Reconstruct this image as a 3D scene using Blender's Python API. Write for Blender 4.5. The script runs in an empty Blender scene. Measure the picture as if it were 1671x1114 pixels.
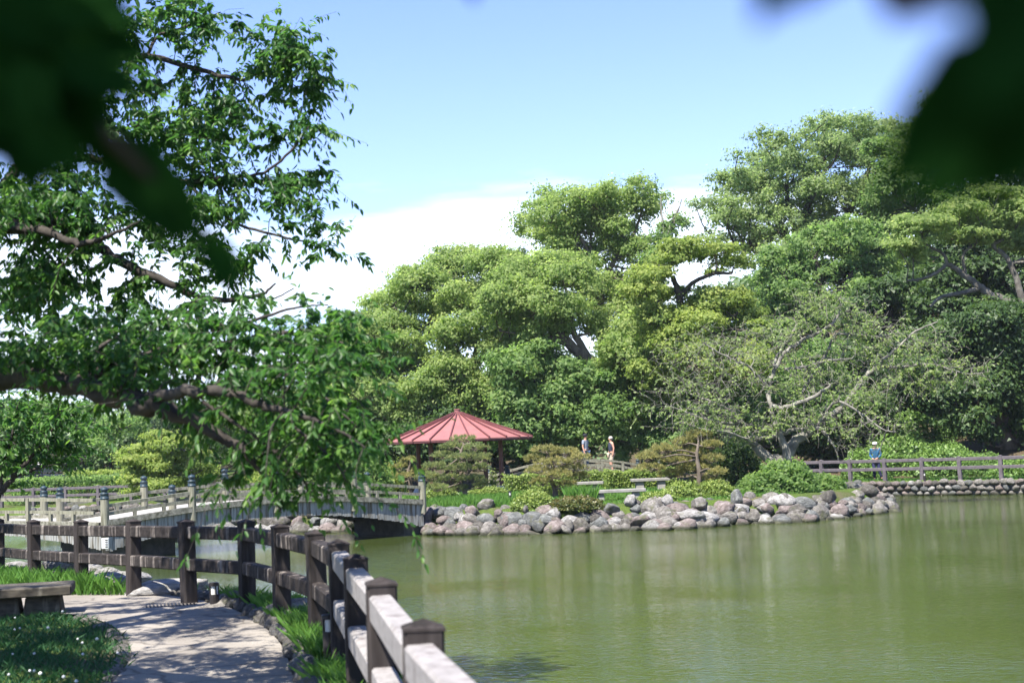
import bpy, math, random
import numpy as np
from mathutils import Vector, Matrix

SC = bpy.context.scene
COL = SC.collection
# ------------------------------------------------------------------ camera
CAM_Z = 2.72
FPX = 2321.0                      # 50 mm on a 36 mm sensor, 1671 px wide photograph
PITCH, ROLL = math.atan(174 / FPX), math.radians(2.3)
Fv = Vector((0, math.cos(PITCH), math.sin(PITCH)))
R0 = Vector((1, 0, 0))
U0 = Vector((0, -math.sin(PITCH), math.cos(PITCH)))
Rv = R0 * math.cos(ROLL) - U0 * math.sin(ROLL)
Uv = U0 * math.cos(ROLL) + R0 * math.sin(ROLL)
cd = bpy.data.cameras.new('camera')
cam = bpy.data.objects.new('camera', cd)
COL.objects.link(cam)
m3 = Matrix((Rv, Uv, -Fv)).transposed()
cam.matrix_world = Matrix.Translation((0, 0, CAM_Z)) @ m3.to_4x4()
cd.lens, cd.sensor_width = 50, 36
cd.clip_start, cd.clip_end = 0.05, 5000
cd.dof.use_dof = True
cd.dof.focus_distance = 46
cd.dof.aperture_fstop = 3.2
SC.camera = cam
# ------------------------------------------------------------------ sky and sun
SUN = Vector((-0.52, -0.85, 0)).normalized()
ELEV = math.radians(58)
SUNV = Vector((SUN.x * math.cos(ELEV), SUN.y * math.cos(ELEV), math.sin(ELEV)))
W = bpy.data.worlds.new('World')
SC.world = W
W.use_nodes = True
wn, wl = W.node_tree.nodes, W.node_tree.links
wn.clear()
wo = wn.new('ShaderNodeOutputWorld')
bg = wn.new('ShaderNodeBackground')
bg.inputs[1].default_value = 0.09
sky = wn.new('ShaderNodeTexSky')
sky.sky_type = 'NISHITA'
sky.sun_disc = False
sky.sun_elevation = ELEV
sky.sun_rotation = math.atan2(SUN.x, SUN.y)
sky.altitude = 0
sky.air_density, sky.dust_density, sky.ozone_density = 1.0, 0.0, 2.2
tc = wn.new('ShaderNodeTexCoord')
sx = wn.new('ShaderNodeSeparateXYZ')
wl.new(tc.outputs['Generated'], sx.inputs[0])


def wmath(op, a, b=None, c=None):
    n = wn.new('ShaderNodeMath')
    n.operation = op
    for i, v in enumerate((a, b, c)):
        if v is None:
            continue
        if isinstance(v, (int, float)):
            n.inputs[i].default_value = v
        else:
            wl.new(v, n.inputs[i])
    return n.outputs[0]


# a long low cloud bank with wispy edges, all round the horizon
mp = wn.new('ShaderNodeMapping')
mp.inputs['Scale'].default_value = (1.6, 1.6, 9)
wl.new(tc.outputs['Generated'], mp.inputs[0])
nz = wn.new('ShaderNodeTexNoise')
nz.inputs['Scale'].default_value = 2.4
nz.inputs['Detail'].default_value = 7
nz.inputs['Roughness'].default_value = 0.55
wl.new(mp.outputs[0], nz.inputs[0])
wob = wmath('MULTIPLY', wmath('SUBTRACT', nz.outputs[0], 0.5), 0.24)
zz = wmath('ADD', sx.outputs[2], wob)


def wramp(v, a, b):
    n = wn.new('ShaderNodeMapRange')
    n.interpolation_type = 'SMOOTHSTEP'
    n.inputs[1].default_value, n.inputs[2].default_value = a, b
    wl.new(v, n.inputs[0])
    return n.outputs[0]


band = wmath('MULTIPLY', wramp(zz, 0.055, 0.105), wmath('SUBTRACT', 1.0, wramp(zz, 0.100, 0.195)))
hazeb = wmath('MULTIPLY', wmath('SUBTRACT', 1.0, wramp(sx.outputs[2], 0.0, 0.42)), 0.10)
mx = wn.new('ShaderNodeMix')
mx.data_type = 'RGBA'
wl.new(wmath('MAXIMUM', wmath('MULTIPLY', band, 0.80), hazeb), mx.inputs[0])
tn = wn.new('ShaderNodeMix'); tn.data_type = 'RGBA'; tn.blend_type = 'MULTIPLY'
tn.inputs[0].default_value = 1
wl.new(sky.outputs[0], tn.inputs[6])
tn.inputs[7].default_value = (.80, .815, 1.10, 1)
wl.new(tn.outputs[2], mx.inputs[6])
mx.inputs[7].default_value = (6.6, 7.2, 7.9, 1)
wl.new(mx.outputs[2], bg.inputs[0])
wl.new(bg.outputs[0], wo.inputs[0])
sd = bpy.data.lights.new('sun', 'SUN')
sd.energy, sd.angle, sd.color = 4.9, math.radians(0.53), (1.0, 0.95, 0.86)
sun = bpy.data.objects.new('sun', sd)
COL.objects.link(sun)
sun.rotation_euler = SUNV.to_track_quat('Z', 'Y').to_euler()
vs = SC.view_settings
vs.view_transform, vs.look, vs.gamma, vs.use_curve_mapping = 'Standard', 'None', 1, False
vs.exposure = 1.65
SC.render.engine = 'CYCLES'
SC.cycles.max_bounces = 7
SC.cycles.diffuse_bounces = 3
SC.cycles.glossy_bounces = 3
SC.cycles.transmission_bounces = 4
SC.cycles.transparent_max_bounces = 4
SC.cycles.caustics_reflective = SC.cycles.caustics_refractive = False
SC.cycles.sample_clamp_indirect = 6


# ------------------------------------------------------------------ helpers
def ray(px, py):
    return Fv + Rv * ((px - 835.5) / FPX) + Uv * ((557 - py) / FPX)


def P(px, py, d):
    r = ray(px, py)
    return Vector((0, 0, CAM_Z)) + r * (d / r.y)


def G(px, py, z):
    r = ray(px, py)
    return Vector((0, 0, CAM_Z)) + r * ((z - CAM_Z) / r.z)


def nrm(a):
    return a / np.maximum(np.linalg.norm(a, axis=-1, keepdims=True), 1e-9)


def tag(o, label=None, cat=None, group=None, kind=None):
    if label: o['label'] = label
    if cat: o['category'] = cat
    if group: o['group'] = group
    if kind: o['kind'] = kind
    return o


def empty(name, loc=(0, 0, 0), rz=0, **k):
    o = bpy.data.objects.new(name, None)
    o.location, o.rotation_euler = loc, (0, 0, rz)
    o.empty_display_size = 0.2
    COL.objects.link(o)
    return tag(o, **k)


def mesh_np(name, V, F, tint=None, smooth=False):
    """V (n,3), F (m,3|4) arrays -> mesh, optional per-face float attribute"""
    me = bpy.data.meshes.new(name)
    V = np.asarray(V, np.float32)
    F = np.asarray(F, np.int32)
    k = F.shape[1]
    me.vertices.add(len(V))
    me.vertices.foreach_set('co', V.ravel())
    me.loops.add(F.size)
    me.loops.foreach_set('vertex_index', F.ravel())
    me.polygons.add(len(F))
    me.polygons.foreach_set('loop_start', np.arange(0, F.size, k, dtype=np.int32))
    me.polygons.foreach_set('loop_total', np.full(len(F), k, np.int32))
    if smooth:
        me.polygons.foreach_set('use_smooth', np.ones(len(F), bool))
    if tint is not None:
        a = me.attributes.new('tint', 'FLOAT', 'FACE')
        a.data.foreach_set('value', np.asarray(tint, np.float32))
    me.update(calc_edges=True)
    return me


def link(name, me, mat=None, parent=None, loc=None, rot=None):
    o = bpy.data.objects.new(name, me)
    if mat is not None and not me.materials:
        me.materials.append(mat)
    if loc is not None: o.location = loc
    if rot is not None: o.rotation_euler = rot
    if parent is not None:
        o.parent = parent
    COL.objects.link(o)
    return o


class MB:
    """collects shapes, links them as one mesh object"""
    def __init__(s):
        s.v, s.f = [], []

    def add(s, V, F):
        b = len(s.v)
        s.v.extend([tuple(map(float, p)) for p in V])
        s.f.extend([tuple(int(i) + b for i in f) for f in F])
        return s

    def box(s, c, size, rz=0, bev=0.0, taper=1.0):
        hx, hy, hz = (q / 2 for q in size)
        b = min(bev, hx * .9, hy * .9, hz * .9)
        if b <= 0:
            L = [(-hx, -hy, -hz), (hx, -hy, -hz), (hx, hy, -hz), (-hx, hy, -hz)]
            L += [(x * taper, y * taper, -z) for x, y, z in L]
            F = [(3, 2, 1, 0), (4, 5, 6, 7), (0, 1, 5, 4), (1, 2, 6, 5), (2, 3, 7, 6), (3, 0, 4, 7)]
        else:
            L, F = [], []
            def ring(i, z, t):
                return [(x * t, y * t, z) for x, y in ((-hx + i, -hy), (hx - i, -hy), (hx, -hy + i), (hx, hy - i), (hx - i, hy), (-hx + i, hy), (-hx, hy - i), (-hx, -hy + i))]
            def shr(i, z, t):
                return [(x * t, y * t, z) for x, y in ((-hx + b, -hy + b), (hx - b, -hy + b), (hx - b, -hy + b), (hx - b, hy - b), (hx - b, hy - b), (-hx + b, hy - b), (-hx + b, hy - b), (-hx + b, -hy + b))]
            def inner(z, t):
                e = b * .5
                return [(x * t, y * t, z) for x, y in ((-hx + b + e*0, -hy + b), (hx - b, -hy + b), (hx - b, -hy + b + e), (hx - b, hy - b - e), (hx - b - e, hy - b), (-hx + b + e, hy - b), (-hx + b, hy - b - e), (-hx + b, -hy + b + e))]
            rs = [inner(-hz, 1), ring(b, -hz + b, 1), ring(b, hz - b, taper), inner(hz, taper)]
            for r in rs: L += r
            for k in range(3):
                for i in range(8):
                    j = (i + 1) % 8
                    F.append((k * 8 + i, k * 8 + j, k * 8 + 8 + j, k * 8 + 8 + i))
            F.append(tuple(range(7, -1, -1)))
            F.append(tuple(range(24, 32)))
        ca, sa = math.cos(rz), math.sin(rz)
        return s.add([(c[0] + x * ca - y * sa, c[1] + x * sa + y * ca, c[2] + z) for x, y, z in L], F)

    def bar(s, a, b, w, h, up=(0, 0, 1), bev=0.0, ext=0.0):
        """rectangular bar from a to b, width w (sideways), height h (up)"""
        a, b = Vector(a), Vector(b)
        t = (b - a).normalized()
        a, b = a - t * ext, b + t * ext
        sd_ = t.cross(Vector(up)).normalized()
        u = sd_.cross(t).normalized()
        hw, hh = w / 2, h / 2
        if bev <= 0:
            pr = [(-hw, -hh), (hw, -hh), (hw, hh), (-hw, hh)]
        else:
            pr = [(-hw + bev, -hh), (hw - bev, -hh), (hw, -hh + bev), (hw, hh - bev), (hw - bev, hh), (-hw + bev, hh), (-hw, hh - bev), (-hw, -hh + bev)]
        n = len(pr)
        V = [a + sd_ * x + u * y for x, y in pr] + [b + sd_ * x + u * y for x, y in pr]
        F = [(i, (i + 1) % n, n + (i + 1) % n, n + i) for i in range(n)]
        F += [tuple(range(n - 1, -1, -1)), tuple(range(n, 2 * n))]
        return s.add(V, [f[::-1] for f in F])

    def tube(s, pts, rad, sides=8, cap=True):
        V, F = tube_np(pts, rad, sides)
        s.add(V, F)
        if cap:
            b = len(s.v) - len(V)
            s.f.append(tuple(b + i for i in range(sides - 1, -1, -1)))
            s.f.append(tuple(b + len(V) - sides + i for i in range(sides)))
        return s

    def lathe(s, c, prof, sides=16):
        """prof list of (r,z)"""
        V, F = [], []
        for r, z in prof:
            for i in range(sides):
                a = 2 * math.pi * i / sides
                V.append((c[0] + r * math.cos(a), c[1] + r * math.sin(a), c[2] + z))
        for k in range(len(prof) - 1):
            for i in range(sides):
                j = (i + 1) % sides
                F.append((k * sides + i, k * sides + j, (k + 1) * sides + j, (k + 1) * sides + i))
        F.append(tuple(range(sides - 1, -1, -1)))
        F.append(tuple((len(prof) - 1) * sides + i for i in range(sides)))
        return s.add(V, F)

    def mesh(s, name, smooth=False):
        me = bpy.data.meshes.new(name)
        me.from_pydata(s.v, [], s.f)
        if smooth:
            me.polygons.foreach_set('use_smooth', np.ones(len(me.polygons), bool))
        me.update()
        return me

    def build(s, name, mat, parent=None, loc=None, rz=None, smooth=False):
        return link(name, s.mesh(name, smooth), mat, parent, loc, None if rz is None else (0, 0, rz))


def tube_np(pts, rad, sides=8):
    pts = np.asarray([tuple(p) for p in pts], float)
    n = len(pts)
    rad = np.broadcast_to(np.asarray(rad, float), (n,))
    T = nrm(np.gradient(pts, axis=0))
    up = np.array([0.3, 0.2, 1.0]) if abs(T[0][2]) < .9 else np.array([1., .2, .1])
    A = np.cross(T, up)
    A = nrm(A)
    B = np.cross(T, A)
    an = np.arange(sides) * 2 * math.pi / sides
    V = pts[:, None] + rad[:, None, None] * (A[:, None] * np.cos(an)[None, :, None] + B[:, None] * np.sin(an)[None, :, None])
    i = np.arange(sides)
    j = (i + 1) % sides
    F = np.concatenate([np.stack([k * sides + i, k * sides + j, (k + 1) * sides + j, (k + 1) * sides + i], 1) for k in range(n - 1)])
    return V.reshape(-1, 3), F


class NB:
    """numpy quad collector"""
    def __init__(s):
        s.V, s.F, s.T, s.n = [], [], [], 0

    def add(s, V, F, t=None):
        s.V.append(V); s.F.append(F + s.n); s.n += len(V)
        if t is not None: s.T.append(t)

    def tube(s, pts, rad, sides=5):
        s.add(*tube_np(pts, rad, sides))

    def build(s, name, mat, parent=None, smooth=True, tint=True):
        me = mesh_np(name, np.concatenate(s.V), np.concatenate(s.F), np.concatenate(s.T) if s.T else None, smooth)
        return link(name, me, mat, parent)


def smooth_path(pts, sub=4):
    """Catmull-Rom through rows (any dimension)"""
    p = np.asarray(pts, float)
    if len(p) < 3:
        t = np.linspace(0, 1, sub * 2 + 1)[:, None]
        return p[0] * (1 - t) + p[-1] * t
    q = np.vstack([2 * p[0] - p[1], p, 2 * p[-1] - p[-2]])
    out = []
    for i in range(1, len(q) - 2):
        t = np.linspace(0, 1, sub, endpoint=False)[:, None]
        a, b, c, d = q[i - 1], q[i], q[i + 1], q[i + 2]
        out.append(.5 * (2 * b + (c - a) * t + (2 * a - 5 * b + 4 * c - d) * t ** 2 + (3 * b - a - 3 * c + d) * t ** 3))
    out.append(p[-1:])
    return np.vstack(out)


# ------------------------------------------------------------------ materials
def newmat(name):
    m = bpy.data.materials.new(name)
    m.use_nodes = True
    nt = m.node_tree
    nt.nodes.clear()
    out = nt.nodes.new('ShaderNodeOutputMaterial')
    return m, nt.nodes, nt.links, out


def ramp(N, stops):
    r = N.new('ShaderNodeValToRGB')
    e = r.color_ramp.elements
    while len(e) < len(stops): e.new(0.5)
    for el, (p, c) in zip(e, stops):
        el.position, el.color = p, (*c, 1)
    return r


def noisy(name, stops, scale=3, rough=.8, bump=.3, bscale=None, stretch=(1, 1, 1), detail=6, spec=.3, dist=.02, rand=0.0, wet=False):
    """noise-coloured material in object space; rand = per-object value shift"""
    m, N, L, out = newmat(name)
    b = N.new('ShaderNodeBsdfPrincipled')
    t = N.new('ShaderNodeTexCoord')
    mpn = N.new('ShaderNodeMapping')
    mpn.inputs['Scale'].default_value = stretch
    L.new(t.outputs['Object'], mpn.inputs[0])
    vec = mpn.outputs[0]
    oi = N.new('ShaderNodeObjectInfo')
    va = N.new('ShaderNodeVectorMath'); va.operation = 'MULTIPLY_ADD'
    L.new(oi.outputs['Random'], va.inputs[0])
    va.inputs[1].default_value = (37, 17, 53)
    L.new(vec, va.inputs[2])
    n = N.new('ShaderNodeTexNoise')
    n.inputs['Scale'].default_value, n.inputs['Detail'].default_value = scale, detail
    n.inputs['Roughness'].default_value = .62
    L.new(va.outputs[0], n.inputs[0])
    r = ramp(N, stops)
    L.new(n.outputs[0], r.inputs[0])
    col = r.outputs[0]
    if rand:
        h = N.new('ShaderNodeHueSaturation')
        mr = N.new('ShaderNodeMapRange')
        mr.inputs[3].default_value, mr.inputs[4].default_value = 1 - rand, 1 + rand
        L.new(oi.outputs['Random'], mr.inputs[0])
        L.new(mr.outputs[0], h.inputs['Value'])
        L.new(col, h.inputs['Color'])
        col = h.outputs[0]
    if wet:
        ge = N.new('ShaderNodeNewGeometry'); sp_ = N.new('ShaderNodeSeparateXYZ'); L.new(ge.outputs['Position'], sp_.inputs[0])
        ad = N.new('ShaderNodeMath'); ad.operation = 'MULTIPLY_ADD'; L.new(n.outputs[0], ad.inputs[0]); ad.inputs[1].default_value = -.16; L.new(sp_.outputs[2], ad.inputs[2])
        mr_ = N.new('ShaderNodeMapRange'); mr_.inputs[1].default_value, mr_.inputs[2].default_value = -.03, .05; L.new(ad.outputs[0], mr_.inputs[0])
        vo_ = N.new('ShaderNodeTexVoronoi'); vo_.feature = 'DISTANCE_TO_EDGE'; vo_.inputs['Scale'].default_value = 1.6; L.new(va.outputs[0], vo_.inputs[0])
        cr = ramp(N, [(0, (.42, .40, .37)), (.03, (1, 1, 1))]); L.new(vo_.outputs[0], cr.inputs[0])
        m1 = N.new('ShaderNodeMix'); m1.data_type = 'RGBA'; m1.blend_type = 'MULTIPLY'; m1.inputs[0].default_value = .75; L.new(col, m1.inputs[6]); L.new(cr.outputs[0], m1.inputs[7])
        m2_ = N.new('ShaderNodeMix'); m2_.data_type = 'RGBA'; L.new(mr_.outputs[0], m2_.inputs[0]); m2_.inputs[6].default_value = (.030, .032, .018, 1); L.new(m1.outputs[2], m2_.inputs[7])
        n3 = N.new('ShaderNodeTexNoise'); n3.inputs['Scale'].default_value = 1.3; n3.inputs['Detail'].default_value = 5; L.new(va.outputs[0], n3.inputs[0])
        rm = ramp(N, [(.56, (0, 0, 0)), (.70, (1, 1, 1))]); L.new(n3.outputs[0], rm.inputs[0])
        m3_ = N.new('ShaderNodeMix'); m3_.data_type = 'RGBA'; L.new(rm.outputs[0], m3_.inputs[0]); L.new(m2_.outputs[2], m3_.inputs[6]); m3_.inputs[7].default_value = (.085, .085, .052, 1)
        col = m3_.outputs[2]
    L.new(col, b.inputs['Base Color'])
    b.inputs['Roughness'].default_value = rough
    b.inputs['Specular IOR Level'].default_value = spec
    if bump:
        n2 = N.new('ShaderNodeTexNoise')
        n2.inputs['Scale'].default_value, n2.inputs['Detail'].default_value = bscale or scale * 5, 8
        L.new(va.outputs[0], n2.inputs[0])
        bp = N.new('ShaderNodeBump')
        bp.inputs['Strength'].default_value, bp.inputs['Distance'].default_value = bump, dist
        L.new(n2.outputs[0], bp.inputs['Height'])
        L.new(bp.outputs[0], b.inputs['Normal'])
    L.new(b.outputs[0], out.inputs[0])
    return m


def leafmat(name, dark, mid, light, trans=.32, rough=.45, spec=.35, tcol=1.7):
    m, N, L, out = newmat(name)
    at = N.new('ShaderNodeAttribute')
    at.attribute_name = 'tint'
    r = ramp(N, [(0, dark), (.5, mid), (1, light)])
    L.new(at.outputs['Fac'], r.inputs[0])
    b = N.new('ShaderNodeBsdfPrincipled')
    b.inputs['Roughness'].default_value = rough
    b.inputs['Specular IOR Level'].default_value = spec
    L.new(r.outputs[0], b.inputs['Base Color'])
    tr = N.new('ShaderNodeBsdfTranslucent')
    mul = N.new('ShaderNodeMix'); mul.data_type = 'RGBA'; mul.blend_type = 'MULTIPLY'
    mul.inputs[0].default_value = 1
    L.new(r.outputs[0], mul.inputs[6])
    mul.inputs[7].default_value = (tcol * 1.05, tcol * 1.12, tcol * .78, 1)
    L.new(mul.outputs[2], tr.inputs[0])
    mixs = N.new('ShaderNodeMixShader')
    mixs.inputs[0].default_value = trans
    L.new(b.outputs[0], mixs.inputs[1]); L.new(tr.outputs[0], mixs.inputs[2])
    L.new(mixs.outputs[0], out.inputs[0])
    return m


def plain(name, col, rough=.6, spec=.4, metal=0, emit=None):
    m, N, L, out = newmat(name)
    b = N.new('ShaderNodeBsdfPrincipled')
    n = N.new('ShaderNodeTexNoise'); n.inputs['Scale'].default_value = 9; n.inputs['Detail'].default_value = 4
    t = N.new('ShaderNodeTexCoord'); L.new(t.outputs['Object'], n.inputs[0])
    r = ramp(N, [(.25, tuple(c * .8 for c in col)), (.75, tuple(min(1, c * 1.15) for c in col))])
    L.new(n.outputs[0], r.inputs[0])
    L.new(r.outputs[0], b.inputs['Base Color'])
    b.inputs['Roughness'].default_value, b.inputs['Specular IOR Level'].default_value = rough, spec
    b.inputs['Metallic'].default_value = metal
    L.new(b.outputs[0], out.inputs[0])
    return m


def timber(name, base, pale, stain, amount, vertical=True, rough=.75, spec=.2):
    """weathered timber: long grain plus drip streaks running down the faces"""
    m, N, L, out = newmat(name)
    b = N.new('ShaderNodeBsdfPrincipled')
    t = N.new('ShaderNodeTexCoord')
    oi = N.new('ShaderNodeObjectInfo')
    va = N.new('ShaderNodeVectorMath'); va.operation = 'MULTIPLY_ADD'
    L.new(oi.outputs['Random'], va.inputs[0]); va.inputs[1].default_value = (31, 47, 0)
    L.new(t.outputs['Object'], va.inputs[2])
    def nz_(scale3, sc, det=5):
        mp_ = N.new('ShaderNodeMapping'); mp_.inputs['Scale'].default_value = scale3
        L.new(va.outputs[0], mp_.inputs[0])
        n = N.new('ShaderNodeTexNoise'); n.inputs['Scale'].default_value = sc; n.inputs['Detail'].default_value = det
        L.new(mp_.outputs[0], n.inputs[0])
        return n.outputs[0]
    grain = nz_((1, 1, .12) if vertical else (.5, 1, 1), 22, 8)
    streak = nz_((1, 1, .10), 9, 3)
    r1 = ramp(N, [(.3, base), (.7, pale)])
    L.new(grain, r1.inputs[0])
    r2 = ramp(N, [(max(0, amount - .06), (1, 1, 1)), (amount + .06, (0, 0, 0))])
    L.new(streak, r2.inputs[0])
    mx_ = N.new('ShaderNodeMix'); mx_.data_type = 'RGBA'
    L.new(r2.outputs[0], mx_.inputs[0]); L.new(r1.outputs[0], mx_.inputs[6])
    r3 = ramp(N, [(.3, stain), (.75, tuple(c * 1.7 for c in stain))])
    L.new(grain, r3.inputs[0])
    L.new(r3.outputs[0], mx_.inputs[7])
    L.new(mx_.outputs[2], b.inputs['Base Color'])
    b.inputs['Roughness'].default_value, b.inputs['Specular IOR Level'].default_value = rough, spec
    bp = N.new('ShaderNodeBump'); bp.inputs['Strength'].default_value = .35; bp.inputs['Distance'].default_value = .01
    L.new(grain, bp.inputs['Height']); L.new(bp.outputs[0], b.inputs['Normal'])
    L.new(b.outputs[0], out.inputs[0])
    return m


M = {}
M['post'] = timber('dark_post_timber', (.024, .020, .019), (.050, .043, .041), (.017, .015, .014), .42, spec=.06)
M['rail_dark'] = timber('streaked_shaded_rail_timber', (.018, .0155, .0145), (.042, .036, .034), (.14, .122, .108), .385, False, spec=.06)
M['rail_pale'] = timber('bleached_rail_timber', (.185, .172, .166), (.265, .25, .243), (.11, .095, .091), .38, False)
M['rail_far'] = noisy('purplish_fence_timber', [(.3, (.060, .052, .058)), (.7, (.115, .10, .108))], 6, .8, .2)
M['bridge_rail'] = timber('lichened_bridge_timber', (.13, .125, .092), (.24, .232, .175), (.08, .077, .055), .40)
M['bridge_board'] = timber('grey_bridge_boards', (.16, .16, .152), (.28, .28, .265), (.07, .06, .043), .42)
M['bridge_deck'] = noisy('pale_deck', [(.3, (.25, .238, .225)), (.7, (.34, .325, .305))], 4, .85, .2)
M['edge_beam'] = noisy('mossy_edge_beam', [(.35, (.07, .068, .045)), (.65, (.24, .23, .19))], 9, .9, .3)
M['cap'] = plain('verdigris_cap', (.018, .034, .044), .5, .35)
M['under'] = noisy('dark_pier', [(.3, (.03, .03, .026)), (.7, (.075, .07, .06))], 4, .9, .3)
M['roof'] = noisy('red_metal_roof', [(.3, (.215, .082, .078)), (.75, (.275, .118, .108))], 1.4, .5, .05, spec=.4)
M['roof_seam'] = plain('maroon_seam', (.11, .035, .035), .5)
M['rust'] = noisy('rust_brown_post', [(.3, (.075, .030, .022)), (.7, (.13, .055, .042))], 5, .6, .1)
M['concrete'] = noisy('pale_concrete', [(.3, (.34, .33, .31)), (.7, (.47, .46, .43))], 6, .9, .3)
M['slab'] = noisy('dark_slab', [(.3, (.11, .095, .085)), (.7, (.2, .18, .165))], 5, .9, .3)
M['bench_wood'] = timber('mossy_bench_timber', (.030, .026, .021), (.085, .074, .058), (.12, .11, .09), .36, False)
M['bench_stone'] = noisy('grey_bench_stone', [(.3, (.15, .142, .13)), (.7, (.25, .24, .222))], 5, .9, .4)
M['metal_dark'] = plain('dark_bollard_metal', (.028, .024, .023), .5, .4, .3)
M['lens'] = plain('frosted_lens', (.55, .55, .52), .35, .5)
M['bark_dark'] = noisy('dark_bark', [(.3, (.022, .018, .014)), (.7, (.075, .062, .050))], 5, .95, .8, 14, (1, 1, .3), dist=.04)
M['bark_brown'] = noisy('brown_bark', [(.3, (.055, .042, .032)), (.7, (.17, .14, .11))], 4, .95, .8, 12, (1, 1, .3), dist=.05)
M['bark_grey'] = noisy('pale_lichened_bark', [(.28, (.075, .068, .057)), (.55, (.175, .165, .142)), (.75, (.28, .27, .235))], 4, .95, .7, 14, dist=.03)
M['bark_mid'] = noisy('grey_brown_bark', [(.28, (.045, .040, .033)), (.55, (.105, .096, .082)), (.75, (.19, .18, .155))], 4, .95, .7, 14, dist=.03)
M['bark_cherry'] = noisy('cherry_bark', [(.3, (.016, .013, .011)), (.6, (.050, .042, .036)), (.8, (.10, .09, .08))], 7, .9, .7, 20, dist=.012)
STONE_COL = [((0.075, 0.069, 0.062), (0.145, 0.134, 0.121), (0.264, 0.251, 0.233)), ((0.075, 0.060, 0.055), (0.136, 0.111, 0.103), (0.229, 0.198, 0.187)),
             ((0.048, 0.050, 0.048), (0.101, 0.104, 0.101), (0.194, 0.198, 0.185)), ((0.114, 0.110, 0.104), (0.220, 0.211, 0.201), (0.352, 0.343, 0.326)),
             ((0.040, 0.036, 0.032), (0.084, 0.077, 0.068), (0.167, 0.157, 0.141))]
STONES = [noisy('stone_%s' % n, [(.3, a), (.52, b_), (.72, c_)], 3.2, .9, .8, 9, rand=.22, dist=.07, wet=True)
          for n, (a, b_, c_) in zip(('grey', 'pink', 'slate', 'pale', 'brown'), STONE_COL)]
M['leaf_cherry'] = leafmat('cherry_leaf', (.020, .058, .015), (.046, .115, .024), (.115, .20, .040), .45, .42, .30, 2.1)
M['leaf_near'] = leafmat('shaded_cherry_leaf', (.006, .026, .005), (.009, .036, .007), (.014, .05, .010), .2, .9, .02, 1.4)  # cherry leaf again in near-black green, shade put into the colour
M['leaf_camphor'] = leafmat('camphor_leaf', (.100, .152, .046), (.182, .245, .082), (.270, .315, .118), .56, .6, .2, 2.0)
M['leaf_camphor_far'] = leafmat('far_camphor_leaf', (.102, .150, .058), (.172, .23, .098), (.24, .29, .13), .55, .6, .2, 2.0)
M['leaf_yellow'] = leafmat('yellow_green_leaf', (.095, .148, .034), (.185, .240, .060), (.28, .315, .09), .52, .6, .22, 1.8)
M['leaf_mid'] = leafmat('mid_green_leaf', (.066, .122, .036), (.124, .196, .062), (.20, .265, .09), .54, .55, .25, 2.0)
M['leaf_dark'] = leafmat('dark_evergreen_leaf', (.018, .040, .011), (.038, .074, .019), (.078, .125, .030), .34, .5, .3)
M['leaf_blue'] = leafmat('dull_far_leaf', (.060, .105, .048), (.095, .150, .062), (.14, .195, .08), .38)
M['leaf_pale'] = leafmat('pale_sparse_leaf', (.115, .175, .058), (.20, .265, .090), (.285, .325, .125), .5)
M['needle'] = leafmat('pine_needle', (.08, .11, .045), (.165, .195, .080), (.25, .25, .10), .4, .6, .2)
M['needle_gold'] = leafmat('golden_pine_needle', (.12, .13, .050), (.225, .215, .085), (.33, .285, .115), .4, .6, .2)
M['azalea'] = leafmat('azalea_leaf', (.070, .120, .022), (.150, .210, .044), (.245, .285, .070), .28)
M['azalea_bank'] = leafmat('bank_azalea_leaf', (.060, .12, .028), (.125, .210, .048), (.20, .29, .075), .3)
M['azalea_olive'] = leafmat('olive_azalea_leaf', (.030, .055, .014), (.075, .088, .020), (.15, .105, .035), .2)
M['grass'] = leafmat('grass_blade', (.035, .095, .014), (.070, .165, .024), (.12, .22, .04), .3, .5, .3)
M['grass_lawn'] = leafmat('lawn_blade', (.015, .060, .020), (.026, .085, .028), (.05, .12, .035), .25, .55, .25)
M['clover'] = plain('clover_white', (.62, .62, .58), .8, .2)
# ------------------------------------------------------------------ fence line of the near bank (world x, y)
FENCE = [(2.04, -3.2), (1.34, -1.5), (0.789, 0.2), (0.363, 2.0), (-0.044, 3.85), (-0.421, 5.73), (-0.769, 7.76), (-1.116, 9.63), (-1.442, 11.4), (-1.848, 13.0), (-2.424, 14.5), (-3.059, 16.0), (-3.973, 17.15), (-5.08, 18.8), (-6.225, 20.3), (-7.391, 21.8), (-8.446, 23.2), (-9.8, 24.4), (-11.403, 25.2)]


def off_path(pts, d):
    p = np.asarray(pts, float)
    t = nrm(np.gradient(p, axis=0))
    return p + np.stack([t[:, 1], -t[:, 0]], 1) * d      # d > 0: to the right of travel


shore = off_path(FENCE, .75)
NEAR = [(300, -300), (60, -40), (8, -9)] + [tuple(p) for p in shore] + [(-16, 27.5), (-30, 30), (-70, 36), (-300, 60), (-300, -300)]
ISLAND = [(-3.83, 48.6), (-3.23, 47.6), (-0.93, 45.9), (1.04, 45.1), (2.97, 45.4), (4.87, 44.8), (7.07, 46.2), (8.97, 46.0), (11.37, 48.4), (12.87, 50.4),
          (13.37, 53.5), (12.77, 57.5), (10.97, 61.5), (6.77, 64), (-0.23, 65), (-6.23, 65.5), (-10.73, 63), (-12.23, 58), (-10.23, 53.5), (-5.83, 50.6)]
FAR = [(300, -20), (60, 28), (40, 44.5), (29.73, 51.8), (20.83, 58.6), (15.13, 63.2), (13.53, 65.2), (7.73, 68.8), (-4.27, 70.5), (-13.27, 72.5), (-21.27, 75), (-32.27, 77), (-60, 82), (-300, 120), (-900, 3000), (3000, 3000), (3000, -20)]


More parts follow.
